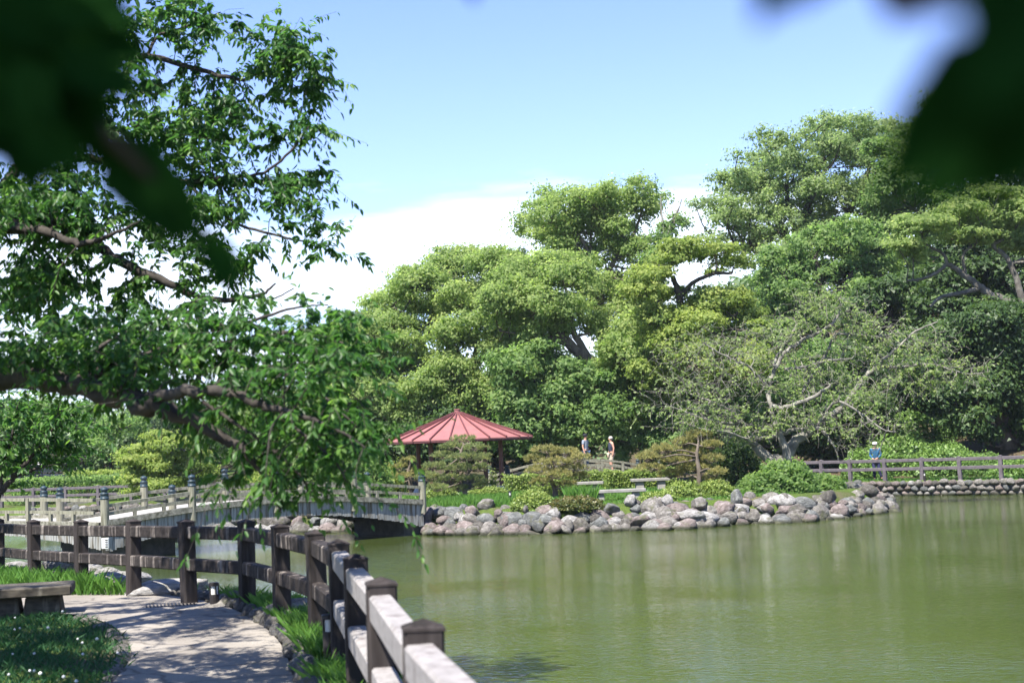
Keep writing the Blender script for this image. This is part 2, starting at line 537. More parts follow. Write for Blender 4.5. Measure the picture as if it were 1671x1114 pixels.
def sdist(px, py, poly):
    """signed distance, positive inside"""
    poly = np.asarray(poly, float)
    a, b = poly, np.roll(poly, -1, 0)
    best = np.full(px.shape, 1e18)
    ins = np.zeros(px.shape, bool)
    for (x0, y0), (x1, y1) in zip(a, b):
        ex, ey = x1 - x0, y1 - y0
        t = np.clip(((px - x0) * ex + (py - y0) * ey) / (ex * ex + ey * ey + 1e-12), 0, 1)
        best = np.minimum(best, (px - x0 - t * ex) ** 2 + (py - y0 - t * ey) ** 2)
        c = (y0 > py) != (y1 > py)
        ins ^= c & (px < ex * (py - y0) / (ey if abs(ey) > 1e-12 else 1e-12) + x0)
    return np.where(ins, 1, -1) * np.sqrt(best)


def sstep(v, a, b):
    t = np.clip((v - a) / (b - a), 0, 1)
    return t * t * (3 - 2 * t)


def near_h(x, y):
    return 1.03 - .13 * sstep(y, 15, 23)


def height(x, y):
    x, y = np.asarray(x, float), np.asarray(y, float)
    h = np.full(x.shape, -.8)
    s = sdist(x, y, NEAR)
    h = np.maximum(h, -.8 + (near_h(x, y) + .8) * sstep(s, -.75, .55))
    s = sdist(x, y, ISLAND)
    h = np.maximum(h, -.8 + 1.60 * sstep(s, -.55, .75) + .14 * sstep(s, .75, 7))
    s = sdist(x, y, FAR)
    hill = np.clip(s - 4.5, 0, 60) * (.02 + .20 * sstep(x, 8, 26)) + .5 * sstep(s, 2, 10) * sstep(-x, -4, 6)
    h = np.maximum(h, -.8 + 1.42 * sstep(s, .12, .4) + hill)
    return h


def hz(x, y):
    return float(height(np.array([x]), np.array([y]))[0])


def grid_lines(fine0, fine1, step, far0, far1):
    a = list(np.arange(fine0, fine1 + 1e-6, step))
    lo, d = [], 1.5
    v = fine0
    while v > far0:
        v -= d; d *= 1.28; lo.append(max(v, far0))
    hi, d, v = [], 1.5, fine1
    while v < far1:
        v += d; d *= 1.28; hi.append(min(v, far1))
    return np.array(lo[::-1] + a + hi)


gx, gy = grid_lines(-32, 34, .5, -1200, 1500), grid_lines(-5, 82, .5, -300, 2500)
X, Y = np.meshgrid(gx, gy)
Z = height(X, Y)
Z += (np.random.default_rng(4).normal(0, .012, Z.shape)) * (np.abs(X) < 40) * (Y > 30)
nx, ny = len(gx), len(gy)
idx = np.arange(nx * ny).reshape(ny, nx)
Fg = np.stack([idx[:-1, :-1], idx[:-1, 1:], idx[1:, 1:], idx[1:, :-1]], -1).reshape(-1, 4)
m, N, L, out = newmat('grassy_ground')
b = N.new('ShaderNodeBsdfPrincipled'); b.inputs['Roughness'].default_value = .95; b.inputs['Specular IOR Level'].default_value = .1
t = N.new('ShaderNodeTexCoord')
n1 = N.new('ShaderNodeTexNoise'); n1.inputs['Scale'].default_value = .35; n1.inputs['Detail'].default_value = 8; L.new(t.outputs['Object'], n1.inputs[0])
r1 = ramp(N, [(.36, (.10, .085, .055)), (.46, (.060, .085, .022)), (.7, (.075, .125, .022))]); L.new(n1.outputs[0], r1.inputs[0])
n2 = N.new('ShaderNodeTexNoise'); n2.inputs['Scale'].default_value = 22; n2.inputs['Detail'].default_value = 6; L.new(t.outputs['Object'], n2.inputs[0])
r2 = ramp(N, [(.3, (.55, .55, .5)), (.7, (1.25, 1.25, 1.2))]); L.new(n2.outputs[0], r2.inputs[0])
mm = N.new('ShaderNodeMix'); mm.data_type = 'RGBA'; mm.blend_type = 'MULTIPLY'; mm.inputs[0].default_value = 1
at_ = N.new('ShaderNodeAttribute'); at_.attribute_name = 'tint'
rl = ramp(N, [(.35, (.045, .034, .022)), (.6, (.085, .066, .042)), (.75, (.05, .06, .022))]); L.new(n1.outputs[0], rl.inputs[0])
ml = N.new('ShaderNodeMix'); ml.data_type = 'RGBA'; L.new(at_.outputs['Fac'], ml.inputs[0]); L.new(r1.outputs[0], ml.inputs[6]); L.new(rl.outputs[0], ml.inputs[7])
L.new(ml.outputs[2], mm.inputs[6]); L.new(r2.outputs[0], mm.inputs[7]); L.new(mm.outputs[2], b.inputs['Base Color'])
bp = N.new('ShaderNodeBump'); bp.inputs['Strength'].default_value = .6; bp.inputs['Distance'].default_value = .05
L.new(n2.outputs[0], bp.inputs['Height']); L.new(bp.outputs[0], b.inputs['Normal']); L.new(b.outputs[0], out.inputs[0])
M['ground'] = m
lit = (sstep(sdist(X, Y, FAR), 2.2, 3.5)[:-1, :-1] * sstep(X[:-1, :-1], -14, -8)).ravel()
tag(link('ground', mesh_np('ground', np.stack([X, Y, Z], -1).reshape(-1, 3), Fg, lit, smooth=True), m), kind='structure')

# water: opaque green murk under a clear rippled surface
m, N, L, out = newmat('pond_water')
b = N.new('ShaderNodeBsdfPrincipled')
t = N.new('ShaderNodeTexCoord')
nb = N.new('ShaderNodeTexNoise'); nb.inputs['Scale'].default_value = .12; nb.inputs['Detail'].default_value = 4; L.new(t.outputs['Object'], nb.inputs[0])
rb = ramp(N, [(.3, (.042, .060, .013)), (.7, (.053, .073, .017))]); L.new(nb.outputs[0], rb.inputs[0])
L.new(rb.outputs[0], b.inputs['Base Color'])
b.inputs['Roughness'].default_value = .035
b.inputs['IOR'].default_value = 1.38
b.inputs['Specular IOR Level'].default_value = .5
def rip(sc, strh, det):
    mp_ = N.new('ShaderNodeMapping'); mp_.inputs['Scale'].default_value = strh; mp_.inputs['Rotation'].default_value = (0, 0, .12)
    L.new(t.outputs['Object'], mp_.inputs[0])
    n = N.new('ShaderNodeTexNoise'); n.inputs['Scale'].default_value = sc; n.inputs['Detail'].default_value = det; n.inputs['Distortion'].default_value = .4
    L.new(mp_.outputs[0], n.inputs[0]); return n.outputs[0]
def nmath(op, a, c):
    q = N.new('ShaderNodeMath'); q.operation = op
    for i_, v in enumerate((a, c)):
        if isinstance(v, (int, float)): q.inputs[i_].default_value = v
        else: L.new(v, q.inputs[i_])
    return q.outputs[0]
calm = N.new('ShaderNodeMapRange'); calm.inputs[1].default_value, calm.inputs[2].default_value = .38, .62
calm.inputs[3].default_value, calm.inputs[4].default_value = .5, 1.5
L.new(rip(.16, (1, 1, 1), 3), calm.inputs[0])
hgt = nmath('MULTIPLY', nmath('ADD', nmath('MULTIPLY', rip(2.6, (.55, 1.3, 1), 3), .55), nmath('MULTIPLY', rip(9.5, (.6, 1.2, 1), 3), .80)), calm.outputs[0])
bp = N.new('ShaderNodeBump'); bp.inputs['Strength'].default_value = 1; bp.inputs['Distance'].default_value = .0125
L.new(hgt, bp.inputs['Height']); L.new(bp.outputs[0], b.inputs['Normal']); L.new(b.outputs[0], out.inputs[0])
M['water'] = m
wv = [(-200, -60, 0), (200, -60, 0), (200, 130, 0), (-200, 130, 0)]
tag(link('water', mesh_np('water', wv, [(0, 1, 2, 3)]), m), kind='structure')

# path: a strip on the near bank, outline from the photograph projected to the ground
PATH = [G(480, 1114, 1.03), G(462, 1062, 1.03), G(432, 1028, 1.03), G(385, 1000, 1.02), G(335, 984, 1.0), G(285, 974, .99), G(200, 964, .97), G(115, 955, .95), G(0, 950, .94), G(-200, 948, .93), G(-500, 950, .93)]
PATH_IN = [G(188, 1114, 1.03), G(214, 1075, 1.03), G(206, 1048, 1.03), G(185, 1026, 1.03), G(140, 1010, 1.02), G(90, 1004, 1.02), G(40, 1003, 1.01), G(-20, 1003, 1.0), G(-120, 1003, 1.0), G(-300, 1004, 1.0), G(-640, 1010, 1.0)]
right = [(.40, -4), (-.1, .5), (-.75, 5.0), (-1.2, 8.2)] + [(p.x, p.y) for p in PATH]
left = [(-1.4, -4), (-1.7, .5), (-2.3, 5.0), (-2.75, 8.2)] + [(p.x, p.y) for p in PATH_IN]
ra, la = smooth_path(right, 5), smooth_path(left, 5)
pv, K = [], 9
for k in range(len(ra)):
    for i in range(K + 1):
        q = ra[k] * (1 - i / K) + la[k] * (i / K)
        pv.append((q[0], q[1], near_h(q[0], q[1]) + .030))
pf = [(k * (K + 1) + i, k * (K + 1) + i + 1, (k + 1) * (K + 1) + i + 1, (k + 1) * (K + 1) + i) for k in range(len(ra) - 1) for i in range(K)]
m, N, L, out = newmat('worn_path')
b = N.new('ShaderNodeBsdfPrincipled'); b.inputs['Roughness'].default_value = .92; b.inputs['Specular IOR Level'].default_value = .15
t = N.new('ShaderNodeTexCoord')
n1 = N.new('ShaderNodeTexNoise'); n1.inputs['Scale'].default_value = 1.1; n1.inputs['Detail'].default_value = 9; L.new(t.outputs['Object'], n1.inputs[0])
r1 = ramp(N, [(.3, (.170, .152, .132)), (.7, (.26, .236, .207))]); L.new(n1.outputs[0], r1.inputs[0])
n2 = N.new('ShaderNodeTexNoise'); n2.inputs['Scale'].default_value = 90; n2.inputs['Detail'].default_value = 3; L.new(t.outputs['Object'], n2.inputs[0])
nw = N.new('ShaderNodeVectorMath'); nw.operation = 'MULTIPLY_ADD'; L.new(n1.outputs['Color'], nw.inputs[0]); nw.inputs[1].default_value = (.5, .5, .5); L.new(t.outputs['Object'], nw.inputs[2])
vo = N.new('ShaderNodeTexVoronoi'); vo.feature = 'DISTANCE_TO_EDGE'; vo.inputs['Scale'].default_value = .9; L.new(nw.outputs[0], vo.inputs[0])
rc = ramp(N, [(0, (.35, .34, .33)), (.022, (1, 1, 1))]); L.new(vo.outputs[0], rc.inputs[0])
mm = N.new('ShaderNodeMix'); mm.data_type = 'RGBA'; mm.blend_type = 'MULTIPLY'; mm.inputs[0].default_value = .8
L.new(r1.outputs[0], mm.inputs[6]); L.new(rc.outputs[0], mm.inputs[7])
r2 = ramp(N, [(.35, (.78, .78, .78)), (.65, (1.12, 1.12, 1.12))]); L.new(n2.outputs[0], r2.inputs[0])
m2 = N.new('ShaderNodeMix'); m2.data_type = 'RGBA'; m2.blend_type = 'MULTIPLY'; m2.inputs[0].default_value = 1
L.new(mm.outputs[2], m2.inputs[6]); L.new(r2.outputs[0], m2.inputs[7]); L.new(m2.outputs[2], b.inputs['Base Color'])
bp = N.new('ShaderNodeBump'); bp.inputs['Strength'].default_value = .5; bp.inputs['Distance'].default_value = .01
L.new(n2.outputs[0], bp.inputs['Height']); L.new(bp.outputs[0], b.inputs['Normal']); L.new(b.outputs[0], out.inputs[0])
M['path'] = m
tag(link('path', mesh_np('path', pv, [f[::-1] for f in pf], smooth=True), m), kind='structure')

# ------------------------------------------------------------------ stones (shared meshes)
def stone_mesh(seed, cuts=9, sub=3, sq=.7):
    import bmesh
    r = np.random.default_rng(seed)
    bm = bmesh.new()
    bmesh.ops.create_icosphere(bm, subdivisions=sub, radius=1)
    co = np.array([v.co[:] for v in bm.verts])
    for _ in range(cuts):
        n = nrm(r.normal(0, 1, 3))
        d = r.uniform(.55, .88)
        s = co @ n
        co = co - np.maximum(s - d, 0)[:, None] * n * .9
    ph = r.uniform(0, 9, 6)
    w = .05 * (np.sin(co[:, 0] * 4 + ph[0]) + np.sin(co[:, 1] * 5 + ph[1]) + np.sin(co[:, 2] * 4.5 + ph[2]))
    w += .025 * (np.sin(co[:, 0] * 11 + ph[3]) * np.sin(co[:, 1] * 12 + ph[4]) + np.sin(co[:, 2] * 13 + ph[5]))
    co = co * (1 + w)[:, None]
    for v, c in zip(bm.verts, co): v.co = c
    me = bpy.data.meshes.new('stone')
    bm.to_mesh(me); bm.free()
    me.polygons.foreach_set('use_smooth', np.ones(len(me.polygons), bool))
    return me


def stone_set(kinds, cuts, sub, seed):
    return [stone_mesh(seed + i, cuts, sub) for i in range(kinds)]


_bm_big, _bm_round = stone_set(10, 16, 3, 100), stone_set(7, 5, 2, 300)
STM = {}
rs = np.random.default_rng(11)


def stone(parent, c, r, rot=None, angular=True, mat=None, rz=None):
    base = _bm_big if angular else _bm_round
    bi, mi = int(rs.integers(len(base))), int(rs.integers(len(STONES))) if mat is None else mat
    key = (angular, bi, mi)
    if key not in STM:
        me = base[bi].copy(); me.materials.append(STONES[mi]); STM[key] = me
    o = bpy.data.objects.new('stone', STM[key])
    o.location, o.scale = c, r
    o.rotation_euler = rot if rot is not None else (rs.normal(0, .22), rs.normal(0, .22), rs.uniform(0, 6.28) if rz is None else rz)
    o.parent = parent
    COL.objects.link(o)
    return o


def along(poly, step):
    p = np.asarray(poly, float)
    seg = np.linalg.norm(np.diff(p, axis=0), axis=1)
    cum = np.concatenate([[0], np.cumsum(seg)])
    s = np.arange(step / 2, cum[-1], step)
    q = np.stack([np.interp(s, cum, p[:, 0]), np.interp(s, cum, p[:, 1])], 1)
    t = nrm(np.stack([np.interp(s + .1, cum, p[:, 0]) - np.interp(s - .1, cum, p[:, 0]), np.interp(s + .1, cum, p[:, 1]) - np.interp(s - .1, cum, p[:, 1])], 1))
    return q, t


# island rockery
bank = empty('boulder_bank', (4, 46, 0), label='long bank of grey and pinkish boulders edging the island in front of the gazebo', cat='rock bank')
bank_inv = Vector((4, 46, 0))
front = ISLAND[0:11]
special = [(695, 846, 13, 25, 1), (674, 846, 14, 13, 3), (772, 838, 14, 16, 1), (828, 851, 17, 16, 1), (872, 847, 18, 16, 2), (771, 862, 19, 9, 1), (973, 849, 15, 14, 4), (1002, 855, 16, 12, 3),
           (1029, 847, 16, 13, 1), (1066, 832, 13, 15, 0), (1029, 816, 11, 12, 3), (1126, 843, 31, 15, 3), (1142, 821, 18, 14, 0), (1203, 814, 14, 21, 2), (1205, 836, 17, 11, 4), (1248, 828, 15, 10, 3), (1303, 838, 17, 13, 4),
           (1278, 815, 14, 13, 0), (1318, 822, 15, 12, 4), (1351, 812, 16, 15, 4), (1383, 827, 17, 11, 0), (1338, 842, 15, 9, 0), (1413, 826, 15, 11, 4), (1424, 817, 9, 6, 4), (1100, 858, 22, 7, 3), (905, 838, 16, 13, 3), (725, 850, 14, 11, 1), (750, 842, 12, 10, 3), (1170, 852, 18, 9, 0),
           (1232, 848, 16, 10, 1), (1268, 846, 15, 9, 4), (812, 838, 9, 9, 1), (858, 830, 6, 9, 0), (1055, 850, 12, 9, 1), (1090, 818, 12, 11, 3)]
fp = np.asarray(ISLAND[0:11])


def shore_depth(px):
    """distance along y where the image column px meets the island's front waterline"""
    r = ray(px, 860)
    best = None
    for k in range(len(fp) - 1):
        (x0, y0), (x1, y1) = fp[k], fp[k + 1]
        ex, ey = x1 - x0, y1 - y0
        den = ex * r.y - ey * r.x
        if abs(den) < 1e-9: continue
        u = (y0 * r.x - x0 * r.y) / den
        if -.001 <= u <= 1.001:
            yy = y0 + u * ey
            if best is None or yy < best: best = yy
    return best or 48


for px, py, rx, ry, mi in special:
    d0 = shore_depth(px)
    z0 = P(px, py, d0).z
    d = d0 - .1 + max(0, z0 - .15) * 1.05
    for _ in range(30):                     # settle back until the boulder's foot meets the bank
        c = P(px, py, d)
        if c.z - .8 * ry * d / FPX <= max(0, hz(c.x, c.y)) + .05 + .25 * max(0, 1 - (d - d0) / .9): break
        d += .1
    s = FPX / d
    stone(bank, c - bank_inv, (rx / s * 1.05, max(.24, .5 * (rx + ry) / s), ry / s * 1.05), (rs.normal(0, .1), rs.normal(0, .14), rs.normal(0, .25)), True, mi)
for row, (inn, z, step, sz) in enumerate([(-.32, .0, .42, .25), (-.05, .16, .46, .30), (.28, .38, .50, .30), (.62, .60, .6, .27), (.98, .74, .9, .22), (.1, .30, .8, .15)]):
    q, t = along(front, step)
    for (x, y), (tx, ty) in zip(q, t):
        s = sz * rs.uniform(.75, 1.5)
        x, y = x - ty * inn + rs.normal(0, .07), y + tx * inn + rs.normal(0, .07)
        if row >= 3 and rs.random() < .4: continue
        stone(bank, Vector((x, y, z + rs.normal(0, .05))) - bank_inv, (s * rs.uniform(1, 1.4), s, s * rs.uniform(.62, .95)), rz=math.atan2(ty, tx) + rs.normal(0, .5), angular=rs.random() < .6, mat=int(rs.choice([0, 1, 2, 3, 4], p=[.32, .24, .17, .10, .17])))
back = [ISLAND[-1], ISLAND[-2], ISLAND[-3], ISLAND[-4]]
bk = empty('boulder_bank', (-8, 53, 0), label='darker rocks along the island side behind the arched bridge', cat='rock bank')
for inn, z, step, sz in [(-.25, .05, .65, .36), (.15, .36, .8, .34), (.6, .64, 1.0, .28)]:
    q, t = along(back, step)
    for (x, y), (tx, ty) in zip(q, t):
        s = sz * rs.uniform(.65, 1.3)
        stone(bk, Vector((x + ty * inn, y - tx * inn, z)) - Vector((-8, 53, 0)), (s * 1.2, s, s * .8), angular=rs.random() < .6)
# near shore rocks
ns = empty('boulder_bank', (-4, 18, 0), label='flat pale shore rocks in the water along the near fence', cat='rock bank')
q, t = along(off_path(FENCE[6:], .82), .62)
for (x, y), (tx, ty) in zip(q, t):
    for inn, z in ((0, .30), (.35, .08), (-.28, .62)):
        s = rs.uniform(.2, .4)
        stone(ns, Vector((x + ty * inn + rs.normal(0, .07), y - tx * inn + rs.normal(0, .07), z * near_h(x, y) + rs.normal(0, .04))) - Vector((-4, 18, 0)), (s * 1.3, s, s * .6), angular=rs.random() < .7, mat=int(rs.choice([0, 1, 3, 4])))
for px, py, d, rx, rz_ in [(200, 946, 20.5, .62, .16), (275, 962, 19.0, .75, .2), (175, 940, 22.0, .4, .2), (100, 922, 24.2, .4, .2), (30, 930, 25, .45, .2), (150, 935, 23, .35, .2), (490, 1000, 14.7, .5, .22), (385, 985, 16.8, .5, .2)]:
    stone(ns, P(px, py, d) - Vector((-4, 18, 0)), (rx, rx * .7, rz_), (0, 0, rs.normal(0, .3)), True, 3 if px < 300 else 0)
# path edging stones
pe = empty('path_edging', (-2, 13, 1), label='row of rounded mossy stones edging the curved path', cat='edging')
q, t = along([(p[0], p[1]) for p in right[2:13]], .27)
for (x, y), (tx, ty) in zip(q, t):
    s = rs.uniform(.10, .15)
    stone(pe, Vector((x + ty * .10 + rs.normal(0, .012), y - tx * .10, near_h(x, y) + .045)) - Vector((-2, 13, 1)), (s * 1.35, s * rs.uniform(.8, 1.05), s * .72), (0, 0, math.atan2(ty, tx) + rs.normal(0, .2)), False, int(rs.choice([0, 4, 4, 2])))
q, t = along([(p[0], p[1]) for p in left[3:9]], .33)
pl_ = empty('lawn_edging', (-4, 12, 1), label='few sunken stones between the clover lawn and the path', cat='edging')
for (x, y), (tx, ty) in zip(q, t):
    s = rs.uniform(.08, .12)
    stone(pl_, Vector((x - ty * .05, y + tx * .05, near_h(x, y) + .0)) - Vector((-4, 12, 1)), (s * 1.4, s, s * .5), (0, 0, math.atan2(ty, tx)), False, 0)


# ------------------------------------------------------------------ retaining walls
def stone_wall(name, line, z0, z1, label, step, rows, dense=1.0):
    w = empty(name, (line[0][0], line[0][1], 0), label=label, cat='wall')
    o0 = Vector((line[0][0], line[0][1], 0))
    mb = MB()
    for (x0, y0), (x1, y1) in zip(line[:-1], line[1:]):
        a, b_ = Vector((x0, y0, (z0 + z1) / 2 - .02)) - o0, Vector((x1, y1, (z0 + z1) / 2 - .02)) - o0
        n = (b_ - a).normalized().cross(Vector((0, 0, 1)))
        mb.bar(a - n * .16, b_ - n * .16, .3, z1 - z0 - .06)
    mb.build('core', M['slab'], w)
    hgt_ = (z1 - z0) / rows
    for r_ in range(rows):
        q, t = along(line, step)
        for i, ((x, y), (tx, ty)) in enumerate(zip(q, t)):
            s = rs.uniform(.82, 1.18)
            x, y = x + tx * step * (.5 * (r_ % 2) + rs.normal(0, .08)), y + ty * step * (.5 * (r_ % 2) + rs.normal(0, .08))
            stone(w, Vector((x + ty * .05, y - tx * .05, z0 + hgt_ * (r_ + .5) + rs.normal(0, .02))) - o0, (step * .58 * s, .2, hgt_ * .62 * rs.uniform(.85, 1.15)), (rs.normal(0, .1), rs.normal(0, .2), math.atan2(ty, tx)), False, int(rs.choice([0, 1, 2, 3, 4], p=[.3, .32, .15, .1, .13])))
    return w


stone_wall('stone_wall', [(12.33, 66.4), (13.53, 65.2), (15.13, 63.2), (20.83, 58.6), (23.73, 56.4)], -.05, .64, 'low wall of rounded stones along the right bank beneath the fence', .36, 3)
stone_wall('stone_wall', [(-26.27, 76.1), (-21.27, 75), (-13.27, 72.5), (-8.27, 71.3)], -.05, .62, 'pale stone wall on the far bank behind the arched bridge', .5, 2)


# ------------------------------------------------------------------ fences
def post_mb(w, h, cap=.034, bev=.012):
    mb = MB()
    mb.box((0, 0, (h - cap) / 2 - .15), (w, w, h - cap + .3), bev=bev)
    hw = w / 2 + .004
    z0, z1 = h - cap, h
    b = len(mb.v)
    mb.add([(-hw, -hw, z0 - .012), (hw, -hw, z0 - .012), (hw, hw, z0 - .012), (-hw, hw, z0 - .012), (-hw, -hw, z0), (hw, -hw, z0), (hw, hw, z0), (-hw, hw, z0), (0, 0, z1)],
           [(0, 1, 5, 4), (1, 2, 6, 5), (2, 3, 7, 6), (3, 0, 4, 7), (4, 5, 8), (5, 6, 8), (6, 7, 8), (7, 4, 8), (3, 2, 1, 0)])
    return mb


def bar_local(length, w, h, bev):
    return MB().bar((-length / 2, 0, 0), (length / 2, 0, 0), w, h, bev=bev)


def fence(name, line, zf, H, label, post_mat, rail_mat, w=.16, rw=.125, rh=.145, rails=(.165, .545), ztop=None, group=None):
    o0 = Vector((line[len(line) // 2][0], line[len(line) // 2][1], 0))
    f = empty(name, o0, label=label, cat='fence')
    pm = post_mb(w, H).mesh('post')
    pm.materials.append(post_mat)
    n = len(line)
    pts = [Vector((x, y, zf(x, y))) for x, y in line]
    for i, p in enumerate(pts):
        a, b_ = pts[max(0, i - 1)], pts[min(n - 1, i + 1)]
        ang = math.atan2((b_ - a).y, (b_ - a).x)
        link('post', pm, None, f, p - o0, (rs.normal(0, .012), rs.normal(0, .012), ang + rs.normal(0, .03)))
    for i in range(n - 1):
        a, b_ = pts[i] + Vector((0, 0, H)), pts[i + 1] + Vector((0, 0, H))
        for r_ in rails:
            d = (b_ - a)
            ln = d.length - w * .72
            me = bar_local(ln, rw, rh, .014).mesh('rail')
            mt = rail_mat(i) if callable(rail_mat) else rail_mat
            me.materials.append(mt)
            o = link('rail', me, None, f, (a + b_) / 2 - Vector((0, 0, r_)) - o0)
            o.rotation_euler = (rs.normal(0, .015), -math.asin(d.normalized().z), math.atan2(d.y, d.x))
    return f


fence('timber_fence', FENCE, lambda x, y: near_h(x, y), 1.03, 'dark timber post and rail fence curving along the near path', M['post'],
      lambda i: M['rail_pale'] if i < 8 else M['rail_dark'])  # near spans bleached; far spans darker, some tree shade put into their colour
rf = [(12.73, 67.2), (14.03, 65.9), (15.03, 64.55), (16.28, 63.35), (17.58, 62.15), (18.88, 61.0), (20.28, 59.95), (21.63, 58.9), (23.03, 57.8), (24.43, 56.7)]
fence('timber_fence', rf, lambda x, y: .63, 1.0, 'purplish timber fence on the stone wall of the right bank', M['rail_far'], M['rail_far'], rails=(.13, .50))
fence('timber_fence', [(-28 + 1.9 * k, 77.5 - .52 * k) for k in range(11)], lambda x, y: .66, 1.0, 'weathered brown fence on the far bank seen behind the bridge', M['rail_far'], M['rail_far'], rails=(.13, .50))


# ------------------------------------------------------------------ arched bridges
def cap_mesh():
    mb = MB()
    mb.lathe((0, 0, 0), [(.128, 0), (.132, .05), (.124, .055), (.124, .17), (.13, .175), (.13, .205), (.10, .22), (.078, .25), (.092, .275), (.112, .31), (.116, .345), (.10, .38), (.062, .405), (.02, .425), (.004, .44)], 14)
    return mb.mesh('post_cap', True)


CAPM = cap_mesh(); CAPM.materials.append(M['cap'])
BPM = MB().lathe((0, 0, 0), [(.12, -.35), (.12, .67), (.112, .682)], 14).mesh('post', False); BPM.materials.append(M['bridge_rail'])


def bridge(name, A, B, side, width, zdeck, label, ts, z_fascia, skip_end=False, plain_rail=False, rh=(.50, .27), far_rails=True):
    """A,B: ends of the near edge; side: unit vector to the far edge; zdeck(t) deck height; ts post positions"""
    A, B = Vector((*A, 0)), Vector((*B, 0))
    o0 = (A + B) / 2
    root = empty(name, o0, label=label, cat='bridge')
    Dv = (B - A)
    U = Dv.normalized()
    S = Vector((*side, 0)).normalized()
    def at(t, s, z):
        return A + Dv * t + S * s + Vector((0, 0, z)) - o0
    NT = 28
    tt = [k / NT for k in range(NT + 1)]
    mb = MB()
    V = []
    for t in tt:
        z = zdeck(t)
        V += [at(t, .1, z), at(t, width - .1, z), at(t, width - .1, z - .12), at(t, .1, z - .12)]
    F = [(4 * k + i, 4 * k + 4 + i, 4 * k + 4 + (i + 1) % 4, 4 * k + (i + 1) % 4) for k in range(NT) for i in range(4)] + [(0, 1, 2, 3), (4 * NT + 3, 4 * NT + 2, 4 * NT + 1, 4 * NT)]
    mb.add(V, F).build('deck', M['bridge_deck'], root)
    for s in (0, width):
        mb = MB()
        for k in range(NT):
            mb.bar(at(tt[k], s, zdeck(tt[k]) + .02), at(tt[k + 1], s, zdeck(tt[k + 1]) + .02), .22, .16, ext=.004)
        mb.build('edge_beam', M['edge_beam'], root)
        # individual vertical boards; about four photo pixels each, so joined into one cladding
        mb = MB()
        nb_ = int(Dv.length / .105)
        ang = math.atan2(U.y, U.x)
        for k in range(nb_):
            t = (k + .5) / nb_
            zt, zb = zdeck(t) - .065, z_fascia(t) + rs.normal(0, .008)
            c = at(t, s, (zt + zb) / 2) + S * ((-.012 if s == 0 else .012) + rs.normal(0, .004))
            mb.box(c, (.097, .03, zt - zb), ang)
        tag(mb.build('cladding', M['bridge_board'], root), kind='stuff')
        # railing
        for i, t in enumerate(ts):
            if skip_end and s == 0 and i == len(ts) - 1: continue
            if plain_rail and (s == 0 or i % 2) and (0 < i < len(ts) - 1 or not far_rails):
                if s > 0 and not far_rails: continue
                MB().box((0, 0, (rh[0] + .05) / 2 - .1), (.12, .12, rh[0] + .25), ang, .01).build('post', M['bridge_rail'], root, at(t, s, zdeck(t)))
                continue
            po = link('post', BPM, None, root, at(t, s, zdeck(t)))
            cp = link('post_cap', CAPM, None, po, (0, 0, .68)); cp.scale = (.95, .95, .84)
        for i in range(len(ts) - 1 if s == 0 or far_rails else 0):
            t0, t1 = ts[i], ts[i + 1]
            for zo, w_, h_, nm in ((rh[0], .12, .09, 'top_rail'), (rh[1], .07, .09, 'middle_rail')):
                mb = MB()
                n_ = 5
                e = .10 / Dv.length
                for k in range(n_):
                    a = t0 + e + (t1 - t0 - 2 * e) * k / n_
                    b_ = t0 + e + (t1 - t0 - 2 * e) * (k + 1) / n_
                    mb.bar(at(a, s, zdeck(a) + zo), at(b_, s, zdeck(b_) + zo), w_, h_, ext=.003)
                mb.build(nm, M['bridge_rail'], root)
            for k in (1, 2):
                t = t0 + (t1 - t0) * k / 3
                MB().box((0, 0, 0), (.09, .09, rh[1] - .0), ang).build('strut', M['bridge_rail'], root, at(t, s, zdeck(t) + rh[1] / 2 + .05))
    return root, at


BA, BB, BS = (-11.66, 40.3), (-3.16, 47.2), (-.63, .777)
arch = lambda t: 1.06 + .34 * math.sin(math.pi * min(1, max(0, t * 1.02 - .01)))
fas = lambda t: .30 + .62 * max(0, math.sin(math.pi * min(1, max(0, (t - .02) / .96)))) ** .8
br, bat = bridge('arched_bridge', BA, BB, BS, 3.3, arch, 'grey timber arched footbridge with dark blue post caps leading to the island', (0, .245, .5, .755, 1.0), fas)
for t in (.03, .97):
    MB().box(bat(t, 1.65, .25), (.7, 3.0, 1.0), math.atan2(BB[1] - BA[1], BB[0] - BA[0])).build('pier', M['under'], br)
# second span running left from the joint
CA, CB = (-21.7, 46.2), (-11.80, 40.42)
arch2 = lambda t: 1.0 + .09 * math.sin(math.pi * t)
fas2 = lambda t: .30 + .5 * max(0, math.sin(math.pi * t)) ** .8
b2, b2at = bridge('arched_bridge', CA, CB, (.508, .861), 3.0, arch2, 'second timber bridge span running out of frame behind the near fence', (0, .26, .5, .74, .985), fas2, skip_end=True, plain_rail=True, rh=(.72, .36), far_rails=False)
for t in (.02, .97):
    MB().box(b2at(t, 1.5, .25), (.7, 2.8, 1.0), math.atan2(CB[1] - CA[1], CB[0] - CA[0])).build('pier', M['under'], b2)
# footbridge behind the island with the two men
DA, DB = (P(828, 770, 64.5).x, 64.6), (P(1080, 770, 66.5).x, 67.4)
arch3 = lambda t: .92 + .62 * math.sin(math.pi * t)
fas3 = lambda t: .55 + .55 * math.sin(math.pi * t)
b3, b3at = bridge('arched_bridge', DA, DB, (-.38, .92), 2.2, arch3, 'small arched footbridge at the back of the island carrying two men', (0, .25, .5, .75, 1.0), fas3, plain_rail=True)

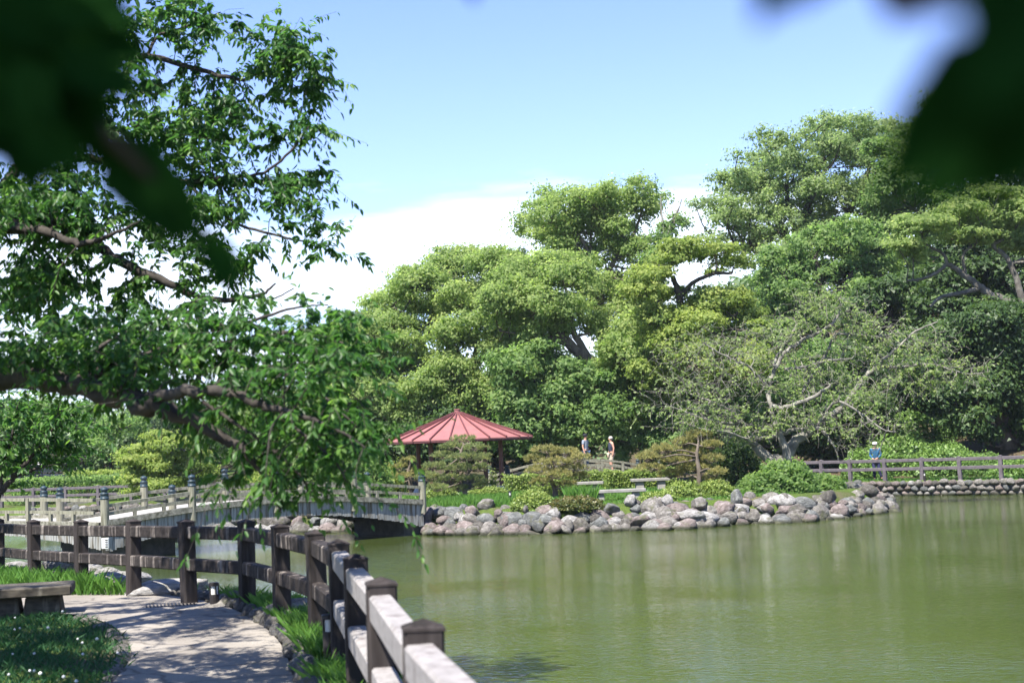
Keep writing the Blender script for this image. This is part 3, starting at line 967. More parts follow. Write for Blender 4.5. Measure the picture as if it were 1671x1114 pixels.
# sign box fixed on the joint post
sg = empty('water_gauge', P(172, 886, 40.0), label='small white gauge box mounted on the bridge joint', cat='gauge')
MB().box((0, 0, 0), (.20, .10, .30), bev=.01).build('case', M['lens'], sg)
for k in range(4):
    MB().box((.045, -.055, -.09 + .06 * k), (.07, .012, .022)).build('mark', M['metal_dark'], sg)

# ------------------------------------------------------------------ gazebo
gz0 = Vector((P(751, 800, 61.9).x, 61.9, .82))
gaz = empty('gazebo', gz0, label='open round gazebo with ribbed red metal roof on brown posts', cat='gazebo')
MB().lathe((0, 0, 0), [(2.75, -.25), (2.75, .10), (2.70, .13), (0.01, .13)], 40).build('floor_slab', M['slab'], gaz)
RE, ZE, ZA, RA = 3.20, 2.38, 3.50, .20
NP = 24
pm = MB()
prof = [(RA, ZA), (.9, ZA - .285), (1.9, ZA - .655), (RE, ZE)]
h_ = math.pi / NP
V = []
for th in (0, .05):
    for r_, z_ in prof:
        for a in (-h_ + .004, h_ - .004):
            V.append((r_ * math.cos(a), r_ * math.sin(a), z_ - th))
F = []
for k in range(3):
    F += [(2 * k, 2 * k + 2, 2 * k + 3, 2 * k + 1), (8 + 2 * k, 8 + 2 * k + 1, 8 + 2 * k + 3, 8 + 2 * k + 2)]
F += [(6, 14, 15, 7), (0, 1, 9, 8)]
pm.add(V, F)
pme = pm.mesh('roof_panel'); pme.materials.append(M['roof'])
sb = MB()
for (r0, z0), (r1, z1) in zip(prof[:-1], prof[1:]):
    sb.bar((r0, 0, z0 + .03), (r1, 0, z1 + .03), .045, .075, ext=.005)
sb.box((RE + .0, 0, ZE + .0), (.07, .06, .13))
sme = sb.mesh('roof_seam'); sme.materials.append(M['roof_seam'])
for k in range(NP):
    a = 2 * math.pi * k / NP + .06
    link('roof_panel', pme, None, gaz, (0, 0, 0), (0, 0, a))
    link('roof_seam', sme, None, gaz, (0, 0, 0), (0, 0, a + h_))
er = MB()
for k in range(NP):
    a, b_ = 2 * math.pi * k / NP + .06 - h_, 2 * math.pi * (k + 1) / NP + .06 - h_
    er.bar((RE * math.cos(a) * .985, RE * math.sin(a) * .985, ZE - .06), (RE * math.cos(b_) * .985, RE * math.sin(b_) * .985, ZE - .06), .06, .11)
er.build('eave', M['roof_seam'], gaz)
MB().lathe((0, 0, 0), [(.36, ZA - .04), (.25, ZA + .02), (.13, ZA + .05), (.13, ZA + .15), (.15, ZA + .16), (.15, ZA + .19), (.02, ZA + .20)], 20).build('finial', M['roof'], gaz)
for x, y in [(1.83, 1.1), (-1.1, 1.83), (-1.83, -1.1), (1.1, -1.83)]:
    x, y = {(1.83, 1.1): (1.1, 1.83), (-1.1, 1.83): (-1.83, 1.1), (-1.83, -1.1): (-1.1, -1.83), (1.1, -1.83): (1.83, -1.1)}[(x, y)]
    po = MB().lathe((x, y, 0), [(.10, .30), (.095, 2.55)], 14).build('post', M['rust'], gaz)
    MB().box((x, y, .22), (.44, .44, .22), .5, .02, .72).build('footing', M['concrete'], gaz)
rb_ = MB()
for k in range(12):
    a = 2 * math.pi * k / 12
    rb_.bar((.2 * math.cos(a), .2 * math.sin(a), ZA - .2), (RE * .95 * math.cos(a), RE * .95 * math.sin(a), ZE - .10), .07, .09)
rb_.build('rafter', M['rust'], gaz)
bx_ = MB()
for k in range(4):
    a, b_ = [(1.1, 1.83), (-1.83, 1.1), (-1.1, -1.83), (1.83, -1.1)][k], [(1.1, 1.83), (-1.83, 1.1), (-1.1, -1.83), (1.83, -1.1)][(k + 1) % 4]
    bx_.bar((*a, 2.5), (*b_, 2.5), .1, .14)
bx_.build('beam', M['rust'], gaz)

# ------------------------------------------------------------------ benches, lights, drain
def bench(name, c, length, depth, hgt, rz, label, top_mat, leg_mat, group=None, planks=1, leg_w=.34):
    b_ = empty(name, c, rz, label=label, cat='bench', group=group)
    th = .11
    for k in range(planks):
        w_ = depth / planks - (.015 if planks > 1 else 0)
        y_ = (k + .5 - planks / 2) * depth / planks
        MB().box((rs.normal(0, .006), y_, hgt - th / 2), (length, w_, th), 0, .015).build('plank' if planks > 1 else 'seat', top_mat, b_)
    for s in (-1, 1):
        MB().box((s * (length / 2 - .32), 0, (hgt - th - .004) / 2 - .05), (leg_w, depth * .72, hgt - th + .1), 0, .02, .82).build('leg', leg_mat, b_)
    return b_


c = G(52, 1000, 1.0)
bc = P(38, 985, 16.6)
bench('timber_bench', (bc.x, bc.y, near_h(bc.x, bc.y) + .01), 1.1, .80, .34, math.radians(14), 'low mossy bench of thick dark planks beside the path', M['bench_wood'], M['bench_wood'], planks=3, leg_w=.46)
def isl(px, d):
    p = P(px, 800, d); return (p.x, p.y, hz(p.x, p.y) - .02)
G_SB = 'stone slab benches on the island lawn'
bench('stone_bench', isl(1008, 48.0), 1.85, .42, .40, math.radians(4), 'longest stone slab bench nearest the boulders on the lawn', M['bench_stone'], M['bench_stone'], G_SB, leg_w=.30)
bench('stone_bench', isl(952, 54.5), 1.55, .42, .42, math.radians(-6), 'stone bench by the golden pine in front of the hedge', M['bench_stone'], M['bench_stone'], G_SB)
bench('stone_bench', isl(1062, 53.5), 1.45, .42, .48, math.radians(3), 'pale stone bench partly behind the clipped azalea and tall pine', M['bench_stone'], M['bench_stone'], G_SB)


def bollard(p, H, label):
    b_ = empty('bollard_light', p, label=label, cat='path light', group='small bollard lights')
    MB().lathe((0, 0, 0), [(.055, -.1), (.055, H - .14), (.045, H - .138)], 12).build('shaft', M['metal_dark'], b_)
    MB().lathe((0, 0, 0), [(.042, H - .137), (.042, H - .042)], 12).build('lens', M['lens'], b_)
    MB().lathe((0, 0, 0), [(.06, H - .04), (.06, H - .008), (.045, H)], 12).build('lid', M['metal_dark'], b_)
    for k in range(4):
        a = k * math.pi / 2 + .6
        MB().box((.05 * math.cos(a), .05 * math.sin(a), H - .09), (.014, .014, .099), a).build('cage_bar', M['metal_dark'], b_)


def ngr(px, d):
    p = P(px, 950, d); return (p.x, p.y, near_h(p.x, p.y) - .03)
bollard(ngr(349, 16.6), .33, 'bollard light by the path edging between two fence posts')
bollard(ngr(92, 21.2), .30, 'bollard light in tall grass near the timber bench')
bollard(ngr(535, 11.6), .45, 'bollard light half hidden against the nearest fence posts')
bollard(isl(832, 49.5), .42, 'bollard light on the island lawn below the gazebo')
bollard(isl(1510, 62.0)[:2] + (.62,), .35, 'bollard light on the right bank behind the purplish fence')
dg = G(278, 990, 1.02)
dr = empty('drain_grate', (dg.x, dg.y, near_h(dg.x, dg.y) + .022), math.radians(16), label='dark rectangular drain grate set in the path', cat='drain')
MB().box((0, 0, .004), (.62, .34, .012)).build('frame', M['slab'], dr)
gb = MB()
for k in range(14):
    gb.box((-.273 + k * .042, 0, .014), (.018, .29, .012))
tag(gb.build('bars', M['metal_dark'], dr), kind='stuff')


# ------------------------------------------------------------------ cars and hut far off
def car(p, rz, col, label):
    c_ = empty('parked_car', p, rz, label=label, cat='car', group='cars parked under the far trees')
    prof = [(-2.1, .35), (-2.1, .85), (-1.75, .98), (-1.2, 1.45), (.5, 1.48), (1.15, 1.0), (2.0, .86), (2.1, .6), (2.1, .35)]
    V = [(x, -.82, z) for x, z in prof] + [(x, .82, z) for x, z in prof]
    n = len(prof)
    F = [(i, (i + 1) % n, n + (i + 1) % n, n + i) for i in range(n)] + [tuple(range(n - 1, -1, -1)), tuple(range(n, 2 * n))]
    MB().add(V, F).build('body', col, c_)
    g = MB()
    for y in (-.826, .826):
        g.add([(-1.45, y, 1.0), (.95, y, 1.0), (.45, y, 1.4), (-1.15, y, 1.38)], [(0, 1, 2, 3)])
    g.build('window', M['glass'], c_)
    MB().add([(.62, -.7, 1.42), (.62, .7, 1.42), (1.2, .74, 1.03), (1.2, -.74, 1.03)], [(0, 3, 2, 1)]).build('windscreen', M['glass'], c_)
    for x in (-1.35, 1.35):
        for y in (-.8, .8):
            w_ = MB().lathe((0, 0, 0), [(.2, -.1), (.32, -.09), (.32, .09), (.2, .1)], 16).build('wheel', M['metal_dark'], c_, (x, y, .32))
            w_.rotation_euler = (math.pi / 2, 0, 0)


M['glass'] = plain('dark_glass', (.03, .04, .05), .1, .6)
for px, d, col, lb in [(72, 96, (.03, .04, .06), 'dark blue car parked under trees on the far bank'), (96, 99, (.6, .6, .62), 'white van parked behind the dark car on the far bank')]:
    p = P(px, 778, d)
    M[lb] = plain(lb.split(' parked')[0].replace(' ', '_'), col, .25, .6)
    car((p.x, p.y, hz(p.x, p.y)), math.radians(172), M[lb], lb)
hp = P(1468, 672, 84)
hut = empty('garden_hut', (hp.x, hp.y, hz(hp.x, hp.y) - .1), .2, label='small hut with a red roof among the trees above the azaleas', cat='hut')
zr = hp.z - hz(hp.x, hp.y)
MB().box((0, 0, zr / 2), (2.2, 2.0, zr)).build('wall', M['rust'], hut)
MB().add([(-1.5, -1.5, zr - .1), (1.5, -1.5, zr - .1), (1.5, 1.5, zr - .1), (-1.5, 1.5, zr - .1), (-1.0, 0, zr + .75), (1.0, 0, zr + .75)],
         [(0, 1, 5, 4), (1, 2, 5), (2, 3, 4, 5), (3, 0, 4), (3, 2, 1, 0)]).build('roof', M['roof'], hut)
# ------------------------------------------------------------------ people
def skin_obj(name, joints, edges, mat, parent, sub=2, mats=None):
    """joints: {key: (x, y, z, r)}; edges: key pairs; one continuous skinned surface"""
    keys = list(joints)
    me = bpy.data.meshes.new(name)
    me.from_pydata([joints[k][:3] for k in keys], [(keys.index(a), keys.index(b)) for a, b in edges], [])
    o = link(name, me, mat, parent)
    md = o.modifiers.new('skin', 'SKIN')
    md.use_smooth_shade = True
    for i, k in enumerate(keys):
        r = joints[k][3]
        me.skin_vertices[0].data[i].radius = r if isinstance(r, tuple) else (r, r)
        me.skin_vertices[0].data[i].use_root = (i == 0)
    sm = o.modifiers.new('sub', 'SUBSURF')
    sm.levels = sm.render_levels = sub
    return o


SKIN = plain('skin', (.42, .23, .16), .55, .35)


def person(loc, rz, pose, label, sex_h=1.70):
    """faces local -y; pose: dict of joint overrides"""
    root = empty('person', loc, rz, label=label, cat='person')
    root.scale = (sex_h / 1.72,) * 3
    J = {'pelvis': (0, 0, .95, (.135, .105)), 'waist': (0, .005, 1.10, (.125, .095)), 'chest': (0, .0, 1.30, (.150, .105)), 'upper': (0, .01, 1.42, (.115, .08)),
         'neck': (0, .01, 1.49, .052), 'chin': (0, -.012, 1.555, (.060, .07)), 'skull': (0, -.005, 1.64, (.078, .093)), 'crown': (0, .0, 1.70, (.045, .055)), 'nose': (0, -.115, 1.605, .012)}
    E = [('pelvis', 'waist'), ('waist', 'chest'), ('chest', 'upper'), ('upper', 'neck'), ('neck', 'chin'), ('chin', 'skull'), ('skull', 'crown'), ('skull', 'nose')]
    for s, n in ((1, 'r'), (-1, 'l')):
        J.update({'sh' + n: (s * .175, .01, 1.42, .062), 'el' + n: (s * .235, .03, 1.15, .042), 'wr' + n: (s * .235, -.04, .91, .029), 'pa' + n: (s * .232, -.055, .84, (.020, .038)),
                  'hip' + n: (s * .095, 0, .88, .088), 'kn' + n: (s * .10, -.01, .48, .056), 'an' + n: (s * .10, .02, .09, .038), 'toe' + n: (s * .115, -.15, .035, (.04, .03))})
    J.update(pose.get('joints', {}))
    for s, n in ((1, 'r'), (-1, 'l')):
        E += [('upper', 'sh' + n), ('sh' + n, 'el' + n), ('el' + n, 'wr' + n), ('wr' + n, 'pa' + n), ('pelvis', 'hip' + n), ('hip' + n, 'kn' + n), ('kn' + n, 'an' + n), ('an' + n, 'toe' + n)]
        px, py, pz, _ = J['pa' + n]
        wx, wy, wz, _ = J['wr' + n]
        dv = Vector((px - wx, py - wy, pz - wz)).normalized()
        for f, (dy, ln) in enumerate(((-.030, .062), (-.010, .07), (.010, .066), (.028, .052))):
            J['f%d%s' % (f, n)] = (px + dv.x * .03, py + dy + dv.y * .03, pz + dv.z * .03, .009)
            J['g%d%s' % (f, n)] = (px + dv.x * (.03 + ln) - s * .012, py + dy + dv.y * (.03 + ln), pz + dv.z * (.03 + ln), .007)
            E += [('pa' + n, 'f%d%s' % (f, n)), ('f%d%s' % (f, n), 'g%d%s' % (f, n))]
        J['th' + n] = (px - s * .012 , py - .055, pz - .01, .009)
        E.append(('pa' + n, 'th' + n))
    skin_obj('body', J, E, SKIN, root)
    eyes = MB()
    for s in (-1, 1):
        eyes.lathe((s * .031, -.090, 1.628), [(.002, -.009), (.010, -.004), (.010, .004), (.002, .009)], 8)
    eyes.build('eyes', pose['dark'], root)

    def grow(keys, d):
        out_ = {}
        for k in keys:
            x, y, z, r = J[k]
            out_[k] = (x, y, z, (r[0] + d, r[1] + d) if isinstance(r, tuple) else r + d)
        return out_
    up = ['chest', 'waist', 'pelvis', 'upper', 'shr', 'shl']
    ue = [('pelvis', 'waist'), ('waist', 'chest'), ('chest', 'upper'), ('upper', 'shr'), ('upper', 'shl')]
    g = grow(up, .024)
    if pose.get('sleeve', 'none') != 'none':
        for s, n in ((1, 'r'), (-1, 'l')):
            e, w_ = Vector(J['el' + n][:3]), Vector(J['wr' + n][:3])
            sh = Vector(J['sh' + n][:3])
            if pose['sleeve'] == 'short':
                q_ = sh.lerp(e, .72); g['el' + n] = (*q_, .066); ue = ue + [('sh' + n, 'el' + n)]
            else:
                g['el' + n] = (*e, .058); q_ = e.lerp(w_, .92); g['wr' + n] = (*q_, .044); ue = ue + [('sh' + n, 'el' + n), ('el' + n, 'wr' + n)]
    skin_obj('shirt', g, ue, pose['shirt'], root)
    lo, le = ['pelvis', 'hipr', 'hipl'], [('pelvis', 'hipr'), ('pelvis', 'hipl')]
    g = grow(lo, .022)
    for n in 'rl':
        k_, a_, h2 = Vector(J['kn' + n][:3]), Vector(J['an' + n][:3]), Vector(J['hip' + n][:3])
        if pose.get('legs') == 'short':
            q_ = h2.lerp(k_, .92); g['kn' + n] = (*q_, .095); le = le + [('hip' + n, 'kn' + n)]
        else:
            g['kn' + n] = (*k_, .078); q_ = k_.lerp(a_, .93); g['an' + n] = (*q_, .062); le = le + [('hip' + n, 'kn' + n), ('kn' + n, 'an' + n)]
    skin_obj('shorts' if pose.get('legs') == 'short' else 'trousers', g, le, pose['pants'], root)
    for n in 'rl':
        a_, t_ = J['an' + n], J['toe' + n]
        skin_obj('shoe', {'h': (a_[0], a_[1] + .02, t_[2] + .01, (.045, .04)), 't': (t_[0], t_[1], t_[2], (.05, .035))}, [('h', 't')], pose['shoe'], root, 1)
    hair = MB()
    hp_ = [(.096, -.03), (.102, .02), (.092, .065), (.06, .098), (.012, .112)]
    hair.lathe((0, .012, 1.645), hp_, 14)
    hair.build('hair', pose['hair'], root, smooth=True)
    if pose.get('cap'):
        cp = MB().lathe((0, .004, 1.665), [(.112, -.005), (.114, .035), (.10, .075), (.06, .10), (.01, .112)], 16)
        a = [i * math.pi / 8 for i in range(9)]
        cp.add([(.105 * math.cos(t_), -.02 - .10 * math.sin(t_) * 1.0 - .07 * math.sin(t_), 1.668) for t_ in a] + [(.105 * math.cos(t_), -.02 - .10 * math.sin(t_) - .07 * math.sin(t_), 1.678) for t_ in a],
               [tuple(range(8, -1, -1)), tuple(range(9, 18))] + [(i, i + 1, i + 10, i + 9) for i in range(8)])
        cp.build('cap', pose['cap'], root, smooth=False)
    return root


K_ = lambda n, c, r=.8: plain(n, c, r, .2)
DARK = K_('dark_detail', (.02, .018, .018))
tB = .47
bpos = lambda t, s: b3at(t, s, arch3(t)) + (Vector((*DA, 0)) + Vector((*DB, 0))) / 2


def on_bridge3(px):
    best = min((abs(P(px, 760, bpos(t / 100, 1.0).y).x - bpos(t / 100, 1.0).x), t / 100) for t in range(101))[1]
    return bpos(best, 1.0)


person(on_bridge3(957), math.radians(60), dict(sleeve='short', shirt=K_('grey_shirt', (.20, .225, .27)), pants=K_('blue_denim', (.05, .085, .14)), shoe=DARK, hair=DARK, dark=DARK, cap=K_('black_cap', (.015, .016, .022))),
       'person in grey t-shirt and dark cap standing on the small back footbridge')
person(on_bridge3(997), math.radians(-72), dict(shirt=K_('dark_vest', (.035, .04, .06)), pants=K_('khaki_cloth', (.36, .30, .23)), legs='short', shoe=K_('white_shoe', (.6, .6, .6)), hair=K_('white_hair', (.42, .39, .35)), dark=DARK,
       joints={'elr': (.22, .06, 1.16, .045), 'wrr': (.21, .02, .92, .03), 'par': (.20, .01, .85, (.02, .038)), 'knr': (.10, -.06, .49, .058), 'anr': (.10, .02, .09, .038), 'toer': (.11, -.14, .035, (.04, .03))}),
       'person with white hair in dark sleeveless vest and khaki shorts on the footbridge')
wp = P(1431, 783, 64.2)
person((wp.x, wp.y, .63), math.radians(-18), dict(sleeve='long', shirt=K_('teal_blue_shirt', (.022, .085, .16)), pants=K_('navy_trousers', (.028, .032, .075)), shoe=DARK, hair=DARK, dark=DARK, cap=K_('white_cap', (.72, .70, .70)),
       joints={'elr': (.24, .03, 1.16, .043), 'wrr': (.10, -.17, 1.02, .03), 'par': (.03, -.19, 1.00, (.02, .038)), 'ell': (-.24, .04, 1.16, .043), 'wrl': (-.12, -.16, 1.00, .03), 'pal': (-.06, -.19, .98, (.02, .038)),
               'knr': (.13, -.02, .48, .056), 'anr': (.22, .06, .10, .038), 'toer': (.25, -.10, .04, (.04, .03)), 'knl': (-.09, -.05, .48, .056), 'anl': (-.09, -.02, .09, .038), 'toel': (-.10, -.18, .035, (.04, .03))}),
       'person in white cap and blue long sleeves walking behind the right bank fence', 1.68)
# ------------------------------------------------------------------ foliage
UP = np.array([0, 0, 1.0])


def rnd_unit(r, n):
    return nrm(r.normal(0, 1, (n, 3)))


def leaves_diamond(C, T, Nn, Ln, ratio=.5):
    """one quad per leaf"""
    T = nrm(T)
    B = nrm(np.cross(Nn, T))
    Ln = np.asarray(Ln)[:, None]
    n = len(C)
    V = np.empty((n, 4, 3))
    V[:, 0] = C - T * Ln * .5
    V[:, 1] = C + B * Ln * ratio * .5 - T * Ln * .05
    V[:, 2] = C + T * Ln * .5
    V[:, 3] = C - B * Ln * ratio * .5 - T * Ln * .05
    return V.reshape(-1, 3), np.arange(4 * n).reshape(n, 4)


def leaves_fine(C, T, Nn, Ln, ratio=.42, fold=.22):
    """two folded quads per leaf, pointed tip, base at C"""
    T = nrm(T)
    B = nrm(np.cross(Nn, T))
    Nn = nrm(np.cross(T, B))
    L_ = np.asarray(Ln)[:, None]
    n = len(C)
    V = np.empty((n, 6, 3))
    w = L_ * ratio * .5
    up = Nn * w * fold * 2
    V[:, 0] = C
    V[:, 1] = C + T * L_ * .28 + B * w * .92 + up
    V[:, 2] = C + T * L_ * .66 + B * w * .80 + up * .8 - Nn * L_ * .03
    V[:, 3] = C + T * L_ - Nn * L_ * .10
    V[:, 4] = C + T * L_ * .66 - B * w * .80 + up * .8 - Nn * L_ * .03
    V[:, 5] = C + T * L_ * .28 - B * w * .92 + up
    i = np.arange(n)[:, None] * 6
    F = np.concatenate([i + np.array([[0, 1, 2, 3]]), i + np.array([[0, 3, 4, 5]])], 1).reshape(-1, 4)
    return V.reshape(-1, 3), F


def pad_leaves(r, c, rad, n, leaf, tuft, flat=.6, low=.3, per=45, tb=0.0):
    """leaves in tufts over the upper shell of an ellipsoid -> NB-ready arrays and tuft centres"""
    nt = max(5, int(n / per))
    d = rnd_unit(r, nt)
    flip = (d[:, 2] < -low) & (r.random(nt) < .75)
    d[flip, 2] *= -1
    tc = c + d * rad * (.48 + .56 * r.random((nt, 1)) ** .7)
    k = r.integers(0, nt, n)
    sz = tuft * (.6 + .8 * r.random(nt))[k][:, None]
    off = r.normal(0, 1, (n, 3)) * sz * np.array([.55, .55, .55 * flat])
    C = tc[k] + off
    Nn = nrm(nrm(off) * .6 + UP * .50 + d[k] * .5 + r.normal(0, .40, (n, 3)))
    T = np.cross(Nn, rnd_unit(r, n)) + np.array([0, 0, -.25])
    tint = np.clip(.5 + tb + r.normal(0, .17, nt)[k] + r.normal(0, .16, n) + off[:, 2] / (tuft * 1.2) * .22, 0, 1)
    # one pointed triangle per leaf: these are two or three pixels long
    T = nrm(T); B = nrm(np.cross(Nn, T)); L_ = (leaf * r.uniform(.7, 1.35, n))[:, None]
    V = np.empty((n, 3, 3))
    V[:, 0] = C + T * L_ * .75
    V[:, 1] = C - T * L_ * .35 + B * L_ * .42
    V[:, 2] = C - T * L_ * .35 - B * L_ * .42
    return V.reshape(-1, 3), np.arange(3 * n).reshape(n, 3), tint, tc


def base_pt(px, py, d):
    p = P(px, py, d)
    return Vector((p.x, p.y, hz(p.x, p.y) - .15))


LEAFN = [0]


def tree(name, label, depth, trunks, pads, leaf, bark, seed, cat='tree', group=None, ls=.14, dens=1.25, spread=2.2, tuft=.46, flat=.6, tb=0.0, deadtwig=0, low=.3, fill=3):
    """trunks: polylines of (px, py, width_px[, depth offset]); the first row of the first is at the ground. pads: (px, py, rx, ry[, depth offset])"""
    r = np.random.default_rng(seed)
    s = FPX / depth
    b0 = base_pt(trunks[0][0][0], trunks[0][0][1], depth)
    root = empty(name, b0, label=label, cat=cat, group=group)
    b0n = np.array(b0)
    wood, crown = NB(), NB()
    skel = []
    for ti, tr in enumerate(trunks):
        rows = []
        for q in tr:
            dd = q[3] if len(q) > 3 else 0
            p = P(q[0], q[1], depth + dd)
            rows.append((*p, q[2] / s * .5))
        rows = np.array(rows)
        if ti == 0:
            rows[0, :3] = b0n
            if len(rows) > 1 and rows[0, 2] > rows[1, 2]: rows[0, 2] = rows[1, 2] - .5
        sp = smooth_path(rows, 5)
        sp[:, :3] += r.normal(0, .25, (len(sp), 3)) * np.minimum(sp[:, 3:4], .25) * .6
        wood.tube(sp[:, :3] - b0n, np.maximum(sp[:, 3], .02), 9)
        skel.append(sp)
    sk = np.vstack(skel)
    full = list(pads)
    for q in pads:
        for _ in range(fill):
            f = r.uniform(.26, .68)
            full.append((q[0] + r.uniform(-1.15, 1.15) * q[2], q[1] + r.uniform(-.95, 1.4) * q[3], q[2] * f, q[3] * f * 1.15) + ((q[4] + r.normal(0, .5),) if len(q) > 4 else ()))
    for q in full:
        px, py, rx, ry = q[:4]
        dd = q[4] if len(q) > 4 else r.uniform(-1, 1) * spread
        c = np.array(P(px, py, depth + dd))
        rad = np.array([rx / s * 1.03, max(rx / s * .85, ry / s), ry / s * 1.22])
        n = int(1.55 * rx * ry * dens * (.17 / ls) ** 2 * min(1, (s / 30) ** 2 + .25))
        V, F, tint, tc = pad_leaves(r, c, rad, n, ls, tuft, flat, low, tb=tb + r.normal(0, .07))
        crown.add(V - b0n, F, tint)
        LEAFN[0] += n
        # limb from the skeleton to the pad, then twigs to the tufts
        w = np.linalg.norm(sk[:, :3] - c, axis=1) + np.maximum(0, sk[:, 2] - c[2]) * 1.5
        j = int(np.argmin(w))
        a = sk[j, :3]
        lim = min(sk[j, 3] * .6, .05 + .035 * rad[0])
        mid = (a + c) / 2 + np.array([0, 0, -.08 * np.linalg.norm(c - a)]) + r.normal(0, .12, 3) * np.linalg.norm(c - a) * .6
        sp = smooth_path(np.array([a, mid, c - np.array([0, 0, rad[2] * .3])]), 4)
        wood.tube(sp - b0n, np.linspace(lim, max(.025, lim * .45), len(sp)), 6)
        for tcp in tc[::2]:
            m_ = (sp[-1] + tcp) / 2 + r.normal(0, .1, 3) * rad
            if r.random() < .5: wood.tube(np.array([sp[-1 - int(r.integers(0, 3))], m_, tcp]) - b0n, [max(.02, lim * .35), .018, .008], 3)
        for _ in range(deadtwig):
            e = c + rnd_unit(r, 1)[0] * rad * 1.25
            wood.tube(np.array([sp[-1], (sp[-1] + e) / 2 + r.normal(0, .15, 3), e]) - b0n, [.03, .02, .008], 3)
    wood.build('trunk', bark, root)
    crown.build('crown', leaf, root, smooth=False)
    return root


# --- big trees of the middle ground
tree('camphor_tree', 'broad domed camphor tree rising behind the red roofed gazebo', 78,
     [[(822, 800, 30), (812, 745, 23), (800, 700, 20), (778, 655, 17), (768, 610, 14), (780, 560, 10), (765, 505, 7), (745, 455, 4)],
      [(775, 650, 13), (735, 628, 11), (700, 600, 9), (672, 603, 9), (640, 612, 7), (605, 598, 4), (585, 575, 3)],
      [(770, 620, 16), (745, 575, 13), (715, 550, 10), (680, 530, 7), (640, 500, 4)],
      [(772, 600, 14), (800, 560, 9), (815, 500, 6), (815, 450, 4)], [(700, 600, 9), (690, 560, 6), (655, 545, 5), (620, 520, 3)], [(780, 660, 14), (840, 620, 9), (860, 590, 6)]],
     [(600, 545, 52, 26), (635, 505, 56, 26), (688, 465, 56, 28), (745, 428, 58, 22), (800, 435, 48, 24), (715, 505, 46, 22), (765, 485, 46, 26), (820, 490, 46, 30), (655, 560, 40, 16), (572, 590, 40, 28), (545, 620, 45, 35),
      (590, 640, 45, 30), (655, 650, 55, 28), (720, 640, 40, 26), (640, 690, 60, 26), (560, 680, 50, 30), (705, 690, 46, 20), (745, 560, 34, 18), (845, 545, 40, 34), (690, 595, 36, 14), (830, 590, 40, 30), (610, 600, 36, 16), (860, 460, 36, 30), (735, 600, 40, 20, -3), (800, 640, 44, 26, -3), (690, 640, 50, 24, -3), (640, 535, 44, 18, -2), (760, 530, 44, 18, -3), (700, 540, 44, 16, 2), (600, 580, 44, 22, 3), (530, 660, 44, 34), (575, 560, 36, 20, 2), (770, 680, 44, 26, -2)],
     M['leaf_camphor'], M['bark_dark'], 1, dens=1.3, spread=3)
tree('leaning_camphor_tree', 'camphor tree whose thick brown trunk leans left over the footbridge', 73,
     [[(1068, 760, 34), (1052, 700, 30), (1038, 660, 26), (1005, 622, 23), (965, 590, 20), (930, 562, 17), (905, 528, 13), (880, 495, 8), (860, 470, 5)],
      [(965, 590, 14), (935, 540, 10), (930, 500, 6), (920, 460, 4)], [(930, 562, 10), (890, 550, 8), (850, 545, 5), (815, 540, 3)], [(1038, 660, 16), (1040, 610, 11), (1050, 560, 7), (1045, 530, 4)]],
     [(845, 455, 50, 26), (890, 440, 44, 24), (930, 460, 44, 26), (870, 500, 50, 30), (820, 500, 40, 30), (925, 510, 46, 26), (830, 545, 44, 22), (880, 545, 38, 20), (1040, 540, 44, 26), (1020, 580, 46, 28), (1050, 600, 40, 26), (985, 640, 34, 22), (1085, 580, 32, 26)],
     M['leaf_camphor'], M['bark_brown'], 2, dens=1.2, spread=2.2)
tree('tall_camphor_tree', 'tall upright camphor tree with the highest crown in the middle group', 79,
     [[(1020, 770, 26), (1008, 680, 22), (992, 600, 19), (982, 540, 16), (975, 490, 13), (968, 440, 10), (955, 400, 7), (930, 370, 4)],
      [(978, 500, 12), (990, 450, 9), (1012, 410, 7), (1035, 380, 5), (1050, 335, 3)], [(968, 440, 8), (945, 405, 6), (915, 375, 4), (890, 355, 3)], [(975, 480, 8), (965, 420, 5), (965, 370, 4), (975, 335, 2)]],
     [(895, 355, 36, 24), (930, 330, 40, 22), (975, 335, 40, 24), (1015, 335, 38, 24), (1045, 345, 34, 24), (1050, 302, 22, 13), (955, 375, 44, 26), (1015, 385, 36, 26), (910, 400, 32, 16), (985, 420, 30, 26), (945, 420, 26, 24), (1040, 415, 26, 20), (905, 375, 34, 16), (1000, 470, 36, 26), (950, 470, 36, 24), (1035, 490, 40, 28), (1060, 530, 36, 26), (1000, 520, 40, 26), (1060, 440, 26, 24)],
     M['leaf_camphor'], M['bark_brown'], 3, dens=.95, spread=1.8)
